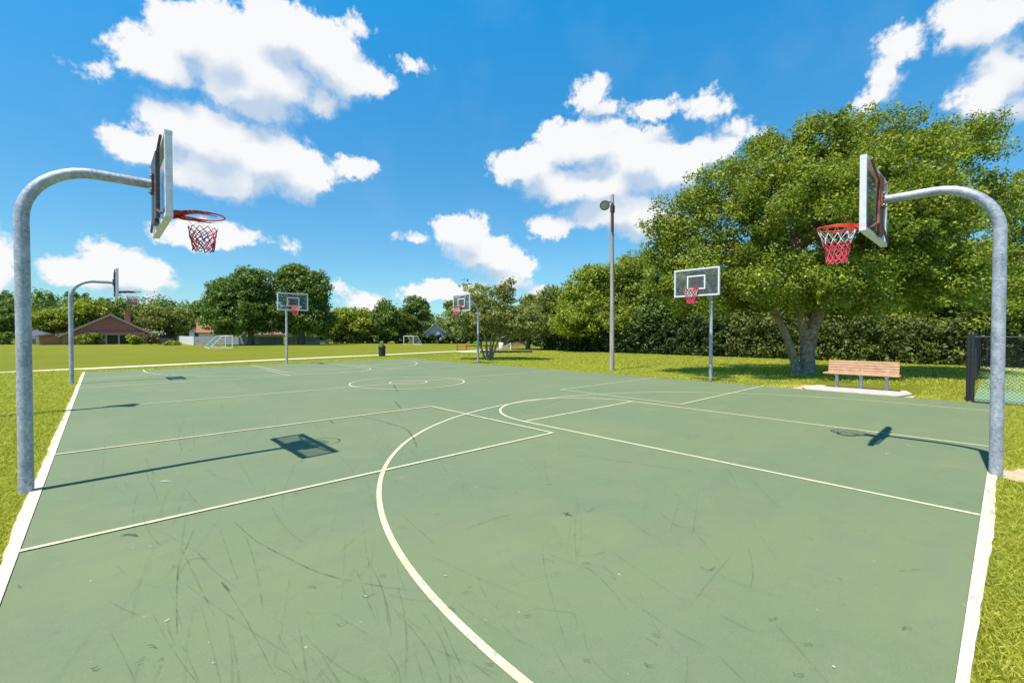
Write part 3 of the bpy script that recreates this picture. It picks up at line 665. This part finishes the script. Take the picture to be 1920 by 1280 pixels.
# the big oak
st = [([(-.1, .1, -.2), (0, 0, .1), (.05, .0, .8), (.12, -.1, 1.7), (.5, -.45, 3.0), (.9, -.8, 4.3)], [.46, .30, .245, .22, .20, .16]),
      ([(-.35, .3, -.2), (-.3, .28, .2), (-.42, .42, .9), (-.6, .62, 1.7), (-1.0, 1.0, 2.7), (-1.5, 1.4, 3.8)], [.24, .17, .15, .14, .125, .11]),
      ([(.0, .05, .6), (-.05, .05, 1.4), (-.1, .2, 2.3), (-.2, .5, 3.6), (0, .8, 4.8)], [.22, .19, .15, .13, .1])]
oak = px_tree('oak_tree', 1514, 17.9,
    [(1550, 430, 190, 125, 0, 4.2), (1350, 440, 85, 62, -.3, 2.2), (1262, 425, 42, 44, .3, 1.3), (1270, 520, 55, 42, 0, 1.6), (1385, 345, 52, 40, 0, 1.7), (1455, 300, 50, 38, .5, 1.6),
     (1545, 258, 52, 36, -.5, 1.6), (1628, 248, 42, 34, .5, 1.4), (1700, 262, 42, 30, 0, 1.4), (1770, 268, 46, 34, 0, 1.5), (1822, 262, 24, 24, 0, .9), (1800, 370, 70, 60, -.3, 2.2), (1400, 540, 115, 55, -1, 2.4), (1540, 540, 120, 55, -1.6, 1.8), (1690, 520, 115, 78, -.8, 2.4),
     (1790, 530, 80, 72, 0, 2.2), (1320, 560, 60, 32, .5, 1.8), (1640, 340, 120, 66, -.5, 2.8), (1480, 380, 90, 60, -1.6, 2.2), (1700, 420, 80, 60, -1.5, 2.0), (1250, 470, 30, 26, 0, 1.0), (1310, 375, 26, 20, 0, .8), (1425, 268, 18, 14, .4, .6)],
    'largest tree, broad spreading oak with a thick forked trunk beside the bench', 'tree', None, M['oak'], 1250, (.25, .62), 400, .088, (3, .35),
    zmin=2.6, shell=.74, limbs=22, stems=st, flat=.78, rag=.25, up=.42, core=(130, .9, .14))
G1 = 'dense trees rising behind the hedge'
def pt_(u, depth, bl, label, lm, n=330, cr=(.5, 1.15), per=190, size=.19, h=3, r0=.2, group=G1, name='broadleaf_tree', zmin=.6, **k):
    return px_tree(name, u, depth, bl, label, 'tree', group, lm, n, cr, per, size, (h, r0), zmin=zmin, **k)
pt_(1960, 22, [(1930, 420, 110, 110, 0, 3), (1990, 520, 120, 120, 0, 3.5), (1900, 560, 70, 70, 0, 2), (2040, 400, 120, 120, 1, 3)], 'tall tree at the right edge, behind the curved pole of the nearest right hoop', M['oak'], 420, (.4, .9), 170, .14)
pt_(1190, 41, [(1190, 560, 56, 58, 0, 3), (1155, 518, 32, 30, 0, 1.8), (1205, 505, 34, 30, 0, 1.8), (1172, 492, 14, 12, 0, .8), (1180, 595, 60, 36, -1, 2.5), (1185, 615, 60, 18, -1, 2)], 'dense tree directly behind the wooden light pole', M['oak'], 330)
pt_(1105, 42, [(1100, 578, 52, 45, 0, 2.6), (1122, 530, 32, 30, 0, 1.8), (1085, 545, 24, 22, 0, 1.4), (1100, 515, 14, 12, .5, .8), (1080, 600, 50, 28, -1, 2.5), (1100, 615, 50, 18, -1, 2)], 'bright yellow green tree left of the wooden light pole, at the hedge end', M['bright'], 260)
pt_(1045, 45, [(1045, 590, 38, 42, 0, 2.6), (1040, 565, 28, 24, 0, 2), (1030, 610, 30, 25, 0, 2)], 'small olive tree at the left corner of the hedge', M['olive'], 200, zmin=.3)
pt_(1270, 38, [(1270, 560, 60, 70, 0, 3), (1250, 600, 60, 40, -.5, 2.2)], 'tree behind the hedge in front of which the mid right backboard stands', M['dark'], 300)
pt_(1360, 36, [(1360, 570, 60, 60, 0, 3), (1340, 600, 60, 35, -.5, 2)], 'dark tree behind the hedge left of the oak trunk', M['dark'], 280)
pt_(1450, 33, [(1450, 560, 60, 70, 0, 3), (1430, 605, 60, 30, -.8, 2)], 'olive tree behind the hedge just beside the oak trunk', M['olive'], 280)
pt_(1560, 32.5, [(1560, 560, 70, 70, 0, 3), (1600, 600, 60, 35, -.8, 2)], 'tree behind the hedge above the left end of the bench', M['oak'], 300)
pt_(1670, 31.5, [(1670, 560, 70, 80, 0, 3), (1650, 605, 60, 32, -.8, 2)], 'tree behind the hedge above the right end of the bench', M['bright'], 300)
pt_(1780, 30, [(1780, 540, 75, 90, 0, 3), (1790, 605, 65, 36, -.8, 2)], 'tree behind the hedge above the fence corner post', M['olive'], 320)
pt_(1890, 31, [(1890, 560, 70, 80, 0, 3), (1950, 590, 70, 50, -.8, 2.4)], 'tree behind the tennis court, right of the nearest right hoop pole', M['dark'], 320)

# hedge wall, vines on an old fence
def hedge(name, a, b_, h, th, lm, label, per_m, size, seed=0, low=0.):
    a = np.array(a); b_ = np.array(b_); ln_ = np.linalg.norm(b_ - a); n = int(ln_ * per_m); t = empty(name, (a[0], a[1], -.03)); tag(t, label, 'hedge')
    d = (b_ - a) / ln_; s = rng.uniform(0, ln_, n); nrm = np.array([-d[1], d[0]]); z = rng.uniform(low, 1, n) ** .85 * h * (1 + .14 * np.sin(s * 1.3) + .1 * np.sin(s * 3.1 + 1)); o = rng.uniform(-.5, .5, n) * th
    P_ = np.stack([d[0] * s + nrm[0] * o, d[1] * s + nrm[1] * o, z], 1); Rr = rng.uniform(.22, .5, n)
    quads_mesh('foliage', leafcloud(P_, Rr, np.full(n, 34), size, .8, .3), lm, t)
    for q in np.arange(.5, ln_, 1.6):
        st_ = MB(); p = np.array([d[0] * q, d[1] * q]); limb(st_, (p[0], p[1], -.1), (p[0] + rng.uniform(-.3, .3), p[1] + rng.uniform(-.3, .3), h * .9), .05, .02, .05, 3, 6); st_.build('stem', M['barkdark'], t, True)
    return t
hedge('hedge', (33.2, -1.5), (33.6, 13), 2.5, 1.3, M['hedge'], 'tall unclipped hedge behind the bench and the oak trunk', 62, .15)
hedge('hedge', (33.6, 13), (34.0, 31), 2.5, 1.3, M['deep'], 'dark tall hedge behind the wooden light pole and the mid right hoop', 62, .17)
hedge('hedge', (34.0, 31), (41, 34), 2.0, 1.2, M['dry'], 'brownish thin hedge corner at the left end of the tall dark hedge', 20, .17)
hedge('hedge', (33.0, -2), (32.7, -22), 2.2, 1.3, M['deep'], 'dark hedge behind the tennis court at the right edge', 30, .17)

# crepe myrtle, many stems
ms_ = []
for (dx, dy) in ((-.9, .8), (-.35, .1), (.1, -.5), (.6, -.5), (.95, -.9), (.2, .6)):
    ms_.append(([(dx * .16, dy * .16, -.2), (dx * .2, dy * .2, .2), (dx * .45, dy * .45, 1.1), (dx * .8, dy * .8, 1.9), (dx * 1.25, dy * 1.25, 2.8)], [.09, .07, .055, .045, .035]))
px_tree('crepe_myrtle', 915, 28.3, [(920, 592, 70, 36, 0, 2.0), (868, 600, 34, 32, 0, 1.2), (970, 602, 46, 30, 0, 1.5), (915, 560, 48, 24, 0, 1.5), (985, 590, 26, 28, 0, 1), (890, 548, 26, 14, .2, .8), (945, 545, 18, 12, 0, .6), (872, 530, 8, 9, 0, .35), (955, 528, 6, 8, 0, .3)],
    'multi stemmed crepe myrtle with an open crown beside the court', 'tree', None, M['myrtle'], 430, (.15, .40), 85, .12, (2.6, .07), bark='bark', zmin=1.5, shell=.45, limbs=18, stems=ms_)

# big pair of trees beyond the field
px_tree('maple_tree', 470, 66, [(455, 580, 62, 48, 0, 4.5), (430, 550, 38, 32, 0, 3), (478, 535, 38, 30, 0, 3), (410, 600, 26, 28, 0, 2.2), (495, 590, 32, 34, 0, 2.5), (468, 515, 20, 13, 0, 1.5)],
    'left one of the two big round trees in front of the grey fence', 'tree', 'big trees in front of the grey fence', M['dark'], 460, (.5, 1.25), 150, .29, (3.4, .45), bark='barkdark', zmin=2.0, shell=.6)
px_tree('maple_tree', 566, 68, [(567, 570, 44, 60, 0, 3.6), (560, 525, 36, 26, 0, 3), (590, 540, 22, 34, 0, 2), (548, 510, 18, 14, 0, 1.4), (590, 600, 34, 30, 0, 2.6), (540, 600, 24, 26, 0, 2)],
    'right one of the two big trees, taller and darker, behind the far hoop', 'tree', 'big trees in front of the grey fence', M['dark'], 460, (.5, 1.25), 150, .29, (3.4, .45), bark='barkdark', zmin=2.0, shell=.6)
G2 = 'trees along the far side of the field'
def far(u, depth, bl, label, lm, n=130, size=.36, cr=(.6, 1.4), per=130, name='broadleaf_tree', zmin=.3, **k):
    return px_tree(name, u, depth, bl, label, 'tree', G2, lm, n, cr, per, size, (2.5, .25), bark='barkdark', zmin=zmin, **k)
far(640, 80, [(640, 605, 28, 24, 0, 3), (650, 592, 16, 12, 0, 2)], 'bright tree just right of the two big dark trees, above the dark hedge', M['bright'])
far(680, 80, [(682, 610, 28, 22, 0, 3), (672, 592, 18, 12, 0, 2)], 'bright tree behind the trash bin, left of the tallest far tree', M['bright'])
far(722, 78, [(724, 600, 22, 28, 0, 2.5), (720, 578, 10, 12, 0, 1.2)], 'narrow peaked green tree left of the airy tall far tree', M['dark'])
far(780, 82, [(778, 595, 28, 34, 0, 2.8), (775, 570, 14, 16, 0, 1.2), (793, 575, 8, 18, 0, 1.0), (760, 600, 20, 26, 0, 2)], 'airy dark tree with a ragged top left of the small white house', M['dark'], 190, .3, (.4, 1.0))
far(842, 79, [(862, 595, 22, 34, 0, 2), (872, 615, 24, 18, 0, 2), (850, 575, 10, 10, 0, 1)], 'green tree right of the small white house, behind the crepe myrtle', M['olive'], 120, .42, (.6, 1.2))
far(900, 62, [(900, 610, 34, 22, 0, 2.6)], 'low tree seen through the crepe myrtle stems', M['olive'], 110, .42, (.6, 1.2))
far(990, 48, [(990, 598, 30, 32, 0, 2.2), (1000, 570, 20, 14, 0, 1.4), (965, 612, 20, 18, 0, 1.4)], 'olive flowering tree between the crepe myrtle and the hedge corner', M['myrtle'], 190, .3, (.4, .9), 70)
far(165, 84, [(165, 583, 36, 24, 0, 4), (150, 600, 40, 20, 0, 4)], 'bright crowned tree behind the left slope of the brown house', M['bright'])
far(240, 88, [(236, 592, 46, 26, 0, 4), (215, 578, 20, 10, 0, 2)], 'olive tree behind the chimney of the brown house', M['olive'])
far(318, 82, [(318, 598, 46, 22, 0, 4), (300, 585, 28, 14, 0, 3), (345, 612, 28, 16, 0, 3)], 'grey green tree behind the right slope of the brown house', M['olive'], 140)
far(100, 80, [(104, 600, 26, 22, 0, 3)], 'light tree between the small lilac house and the brown house', M['bright'])
far(378, 88, [(378, 590, 24, 22, 0, 2.5)], 'tree behind the orange tiled roof', M['dark'])
far(12, 76, [(5, 598, 30, 34, 0, 3), (-20, 600, 30, 30, 0, 3)], 'dark tree at the far left edge of the picture', M['dark'])
# far wood behind the houses: one mass
wc = []; 
for i in range(520):
    u = rng.uniform(-330, 1120); dpt = rng.uniform(96, 130)
    topv = np.interp(u, [-330, 0, 60, 110, 150, 200, 260, 330, 380, 420, 600, 700, 760, 1120], [560, 558, 554, 556, 568, 566, 570, 572, 582, 588, 596, 590, 598, 600])
    c_ = at(u, rng.uniform(topv + 5, 634), dpt); wc.append(c_)
wc = np.array(wc); wq = leafcloud(wc, rng.uniform(2., 3.8, len(wc)), np.full(len(wc), 190), .5, .9, .4)
sp = []
for i in range(46):
    u = rng.uniform(-200, 420); topv = np.interp(u, [-200, 0, 110, 260, 420], [550, 552, 552, 566, 580]) + rng.uniform(-4, 9); p = at(u, topv, rng.uniform(98, 112)); sp.append(p); 
    for j in range(3): sp.append(p - np.array([0, 0, 1.1 * (j + 1)]))
sq_ = leafcloud(np.array(sp), np.tile([.6, 1.0, 1.4, 1.8], 46), np.full(len(sp), 70), .42, 1.2, .4)
tag(quads_mesh('distant_wood', np.concatenate([wq, sq_]), M['dark']), kind='stuff')

# ------------------------------------------------------------------ low hedges and shrubs far away
def far_hedge(u0, u1, depth, h, label, lm, th=1.5, size=.4, per=5):
    a = at(u0, 626, depth)[:2]; b_ = at(u1, 626, depth)[:2]; return hedge('hedge', a, b_, h, th, lm, label, per, size)
far_hedge(598, 765, 78, 1.6, 'dark low hedge under the bright far trees, behind the trash bin', M['deep'], per=7)
far_hedge(765, 900, 77, 1.55, 'dark clipped hedge behind the right soccer goal', M['deep'], per=7)
far_hedge(-60, 22, 70, 1.6, 'dark green hedge at the far left edge of the field', M['dark'], per=7)
far_hedge(955, 1012, 60, 1.3, 'dark hedge strip between the crepe myrtle and the hedge corner', M['deep'], per=7)
def shrub(u, depth, ru, rv, label, lm):
    b0 = at(u, 626, depth); t = empty('shrub', (b0[0], b0[1], -.03)); tag(t, label, 'shrub', 'shrubs in front of the brown house')
    rx = ru * depth / F; rz = rv * depth / F; n = 26; d = rng.normal(size=(n, 3)); d /= np.linalg.norm(d, axis=1)[:, None]; C = d * np.array([rx, rx, rz]) * rng.uniform(.3, .85, n)[:, None] + np.array([0, 0, rz])
    quads_mesh('foliage', leafcloud(C, np.full(n, rx * .35), np.full(n, 55), .26, .8, .4), lm, t)
    MB().tube([(0, 0, -.1), (0, 0, rz)], .07, 6).build('stem', M['barkdark'], t)
shrub(165, 69.5, 21, 11, 'wide green shrub at the left end of the brown house', M['oak'])
shrub(253, 69.5, 14, 10, 'round pale green shrub right of the dark porch', M['bright'])
shrub(284, 69.5, 12, 10, 'reddish brown shrub at the right end of the brown house', M['dry'])
shrub(108, 69.5, 12, 6, 'low green shrub in front of the small white wall left of the brown house', M['dark'])
shrub(322, 66, 14, 3.5, 'low yellow green shrub beside the white panel fence', M['bright'])

# ------------------------------------------------------------------ houses
def uframe(u, depth):
    b0 = at(u, 626, depth); return (b0[0], b0[1], -.03)
HR = -YAW                   # facades turned square to the view
def house(u, depth, hw, eave, apex, length, label, wall, roof, trim=None, gable=None, off=0, overhang=.5, rz=HR, extras=None):
    t = empty('house', uframe(u, depth), rz + math.atan((960 - u) / F)); tag(t, label, 'house')
    w = MB(); w.prism([(-hw, 0), (hw, 0), (hw, length), (-hw, length)], -.1, eave); w.build('wall', wall, t)
    a = apex - .12; 
    for y_ in (.02, length - .02): gb_ = MB(); gb_.add([(-hw, y_, eave), (hw, y_, eave), (off, y_, a)], [(0, 1, 2)]); gb_.build('gable', gable or wall, t)
    r_ = MB(); th = .16; o = overhang; sl_ = (apex - eave) / (hw + 0.0)
    for s in (-1, 1):
        x1 = s * (hw + o); z1 = eave - sl_ * o; y0, y1 = -o * .8, length + o * .8
        v = [(off, y0, apex), (x1, y0, z1), (x1, y1, z1), (off, y1, apex), (off, y0, apex - th), (x1, y0, z1 - th), (x1, y1, z1 - th), (off, y1, apex - th)]
        r_.add(v, [(0, 1, 2, 3), (7, 6, 5, 4), (0, 4, 5, 1), (2, 6, 7, 3), (1, 5, 6, 2)])
    ro = r_.build('roof', roof, t)
    if trim:
        tr = MB()
        for s in (-1, 1):
            x1 = s * (hw + o); z1 = eave - sl_ * o; y0 = -o * .8 - .03
            tr.add([(off, y0, apex + .05), (x1, y0, z1 + .05), (x1, y0, z1 - .28), (off, y0, apex - .26), (off, y0 + .03, apex + .05), (x1, y0 + .03, z1 + .05), (x1, y0 + .03, z1 - .28), (off, y0 + .03, apex - .26)], [(0, 1, 2, 3), (4, 5, 1, 0), (3, 2, 6, 7), (1, 5, 6, 2)])
        tr.build('fascia', trim, ro)
    return t, ro
# brown gabled house
t, ro = house(207, 72, 5.45, 1.65, 4.85, 13, 'brown house with a wide gable, brick chimney and dark porch across the field', M['brick'], M['brown'], M['trim'], M['brown'], off=0)
gb2 = MB(); gb2.box((.6, -.55, 1.72), (7.2, 1.1, .5)); gb2.build('porch_beam', M['brown'], t)
MB().box((.9, -.03, .8), (4.8, .05, 1.45)).build('porch_shade_panel', M['dim'], t)  # flat panel on the solid wall, porch shade put into its colour
for x in (-2.0, -.5, 1.0, 3.3): MB().box((x, -.9, .75), (.22, .22, 1.5)).build('porch_post', M['trim'], t)
MB().box((-1.0, -.06, .85), (.9, .04, 1.3)).build('window', M['grey'], t)
MB().box((4.3, -.06, .9), (.9, .04, 1.0)).build('window', M['grey'], t)
ch = MB(); ch.box((2.2, 3, 4.6), (.75, .7, 2.0)); cho = ch.build('chimney', M['brick'], ro); MB().box((2.2, 3, 5.65), (.9, .85, .12)).build('chimney_cap', M['tile'], cho)
wg = MB(); wg.prism([(-8.0, 1), (-5.5, 1), (-5.5, 9), (-8.0, 9)], -.1, 1.4); wg.build('wing_wall', M['brick'], t)
wr_ = MB(); wr_.add([(-8.4, .5, 1.35), (-5.3, .5, 1.9), (-5.3, 9.4, 1.9), (-8.4, 9.4, 1.35), (-8.4, .5, 1.2), (-5.3, .5, 1.75)], [(0, 1, 2, 3), (4, 5, 1, 0)]); wr_.build('wing_roof', M['brown'], t)
def small_house(u, depth, hw, eave, apex, length, label, wall, roof, turned=False, wins=()):
    t, ro = house(u, depth, hw, eave, apex, length, label, wall, roof, rz=HR + (R(90) if turned else 0))
    for (x, z, w_, h_) in wins: 
        wn = MB().box((x, -.03, z), (w_, .06, h_)).build('window', M['dim'], t); MB().box((x, -.05, z - h_ / 2 - .05), (w_ + .2, .1, .08)).build('sill', M['white'], wn)
    return t
small_house(66, 74, 1.6, 1.8, 2.4, 5, 'small pale lilac house at the far left of the field', M['lilac'], M['greyroof'], wins=((-.7, 1.1, .5, .7), (.6, 1.1, .5, .7)))
small_house(92, 73, 1.5, 1.15, 1.6, 3, 'low white outbuilding next to the lilac house', M['white'], M['white'], wins=((.2, .6, .8, .5),))
small_house(376, 82, 1.7, 2.3, 3.8, 9, 'white house with an orange tiled roof left of the big trees', M['white'], M['tile'], wins=((-.6, 1.6, .6, .8),))
t = small_house(402, 80, 2.6, 2.2, 3.7, 2.2, 'orange tiled wing seen beside the left big tree', M['white'], M['tile'], True)
small_house(530, 82, 2.4, 1.9, 3.2, 3.4, 'low house with a pinkish roof between the two big trees', M['grey'], M['pinktile'], True)
small_house(816, 78, 1.7, 2.0, 3.6, 6, 'small pale house with a grey roof right of the airy far tree', M['lilac'], M['greyroof'], wins=((0, 1.2, .8, .6),))
small_house(345, 84, 3.6, 1.4, 2.3, 6, 'low house with a grey roof behind the white panel fence', M['grey'], M['greyroof'])
small_house(962, 66, 1.8, 1.2, 1.8, 6, 'small brownish shed seen right of the crepe myrtle stems', M['pinktile'], M['trim'])

# fences across the field
def board_fence(u0, u1, depth, h, label, m_, post_m, step=2.4, name='board_fence', d0=0.):
    a = np.array(at(u0, 626, depth + d0)); b_ = np.array(at(u1, 626, depth)); ln_ = float(np.linalg.norm((b_ - a)[:2])); rz = math.atan2(b_[1] - a[1], b_[0] - a[0])
    t = empty(name, (a[0], a[1], -.03), rz); tag(t, label, 'fence'); p = MB(); x = 0.
    while x < ln_ - .05:
        w = min(.19, ln_ - x); p.box((x + w / 2, 0, h / 2 + random.uniform(-.015, .015)), (w - .012, .025, h)); x += .2
    p.build('board_panel', m_, t)
    for i in range(int(ln_ / step) + 1): MB().box((i * step, .06, h / 2 + .04), (.12, .09, h + .08)).build('post', post_m, t)
board_fence(326, 363, 66, 1.28, 'short bright white panel fence beside the black openings', M['white'], M['white'], d0=20.)
board_fence(363, 486, 70, 1.25, 'long grey fence behind the left soccer goal and big tree', M['greyfence'], M['greyfence'])
board_fence(486, 532, 70, 1.2, 'weathered greenish fence section between the two big trees', speckled('weathered_board', (.16, .17, .12), (.30, .30, .22), 4, .9), M['trim'])
board_fence(540, 600, 71, 1.2, 'grey fence section behind the right big tree', M['greyfence'], M['greyfence'])
board_fence(296, 325, 71, .95, 'dark low fence right of the brown house', M['timber'], M['timber'])

# white canopy tent in front of the fence
t = empty('garden_gazebo', uframe(555, 69.5), HR); tag(t, 'small gazebo with a white roof and dark sides between the big trees', 'gazebo')
g_ = MB(); g_.add([(-.7, -.7, 1.35), (.7, -.7, 1.35), (.7, .7, 1.35), (-.7, .7, 1.35), (0, 0, 1.85)], [(0, 1, 4), (1, 2, 4), (2, 3, 4), (3, 0, 4), (3, 2, 1, 0)]); g_.build('canopy', M['white'], t)
for sx in (-1, 1):
    for sy in (-1, 1): MB().tube([(sx * .64, sy * .64, -.05), (sx * .64, sy * .64, 1.36)], .05, 6).build('post', M['timber'], t)
t = empty('garden_bench', uframe(605, 69), HR); tag(t, 'tiny brown bench in front of the dark hedge, right of the big trees', 'bench')
MB().box((0, 0, .32), (1.9, .4, .08)).box((0, .2, .52), (1.9, .06, .28)).build('seat', M['trim'], t)
for x in (-.8, .8): MB().box((x, 0, .14), (.09, .36, .3)).build('leg', M['trim'], t)
t = empty('picnic_table', uframe(866, 46), HR + .2)
t.scale = (.8, .8, .8); tag(t, 'red picnic table on the grass behind the myrtle side hoop', 'picnic table')
MB().box((0, 0, .72), (1.7, .7, .05)).build('table_top', M['red'], t, bevel=.01)
for s in (-1, 1): MB().box((0, s * .62, .44), (1.7, .26, .045)).build('seat', M['red'], t, bevel=.01)
for x in (-.6, .6): MB().tube([(x, -.55, 0), (x, -.2, .7)], .03, 6).tube([(x, .55, 0), (x, .2, .7)], .03, 6).box((x, 0, .43), (.05, 1.4, .05)).build('leg', M['red'], t)
# playground corner
pk = MB(); a = gp(862, 659); b_ = gp(998, 660); pk.strip([(a[0], a[1]), (b_[0], b_[1])], 2.4, -.008); tag(pk.build('playground_slab', M['path']), kind='structure')
t = empty('playground_border', (0, 0, 0)); tag(t, 'dark timber border along the playground behind the crepe myrtle', 'timber border')
a = gp(900, 661.5); b_ = gp(998, 660.5); m_ = MB(); m_.tube([(a[0], a[1], .07), (b_[0], b_[1], .07)], .13, 6); m_.build('beam', M['timber'], t)
t = empty('playground_slide', uframe(945, 41), HR); tag(t, 'low blue and white slide behind the crepe myrtle', 'slide')
sd = MB(); sd.add([(-1.1, -.3, .1), (-1.1, .3, .1), (-.2, .3, .25), (-.2, -.3, .25), (.6, .3, .7), (.6, -.3, .7)], [(0, 3, 2, 1), (3, 5, 4, 2)]); sd.build('chute', M['blue'], t)
for s in (-1, 1): x = MB(); x.tube([(-1.1, s * .32, .16), (-.2, s * .32, .33), (.6, s * .32, .8)], .035, 6); x.build('side_rail', M['greyfence'], t)
for s in (-1, 1): MB().tube([(.6, s * .32, -.05), (.6, s * .32, .85)], .03, 6).build('leg', M['white'], t)
t = empty('white_drum', uframe(940, 48), 0); t.scale = (.75, .75, .75); tag(t, 'round white drum on the grass right of the myrtle trunk', 'drum')
MB().lathe([(.32, 0), (.36, .3), (.36, .8), (.3, .92), (.1, .98)], 20).build('body', M['white'], t, True)

# soccer goals
def goal(base, rz, w, h, d, label):
    t = empty('soccer_goal', base, rz); tag(t, label, 'soccer goal', 'white soccer goals on the far field')
    # mouth along local Y, the frame leans back along -X
    r_ = .05
    for y in (0, w): MB().tube([(0, y, -.02), (0, y, h)], r_, 8).build('upright', M['white'], t)
    MB().tube([(0, 0, h), (0, w, h)], r_, 8).build('crossbar', M['white'], t)
    bk = MB()
    for y in (0, w): bk.tube([(0, y, h), (-d * .45, y, h), (-d, y, .03), (0, y, .03)], r_ * .8, 6)
    bk.tube([(-d, 0, .03), (-d, w, .03)], r_ * .8, 6); bk.build('back_frame', M['white'], t)
    n = MB()
    for i in range(int(w / .3) + 1):
        y = min(w, i * .3); n.tube([(-d * .45, y, h), (-d, y, .03)], .008, 3, False)
    for i in range(7): 
        f = i / 6; n.tube([(-d * (.45 + .55 * f), 0, h * (1 - f) + .03 * f), (-d * (.45 + .55 * f), w, h * (1 - f) + .03 * f)], .008, 3, False)
    n.build('goal_net', M['netwhite'], t)
def goal_px(p, q, h, d, label):
    a = gp(p[0], p[1], -.03); b_ = gp(q[0], q[1], -.03); v = b_ - a
    return goal((a[0], a[1], -.03), math.atan2(-v[0], v[1]), float(np.linalg.norm(v)), h, d, label)
goal_px((436, 653.0), (423, 650.2), 1.42, 2.2, 'white soccer goal in front of the grey fence, seen from its side')
goal_px((757, 645.3), (775, 646.4), 1.3, 1.4, 'white soccer goal in front of the dark clipped hedge, left of the small pale house')

SC.render.engine = 'CYCLES'
SC.cycles.max_bounces = 8; SC.cycles.transparent_max_bounces = 12
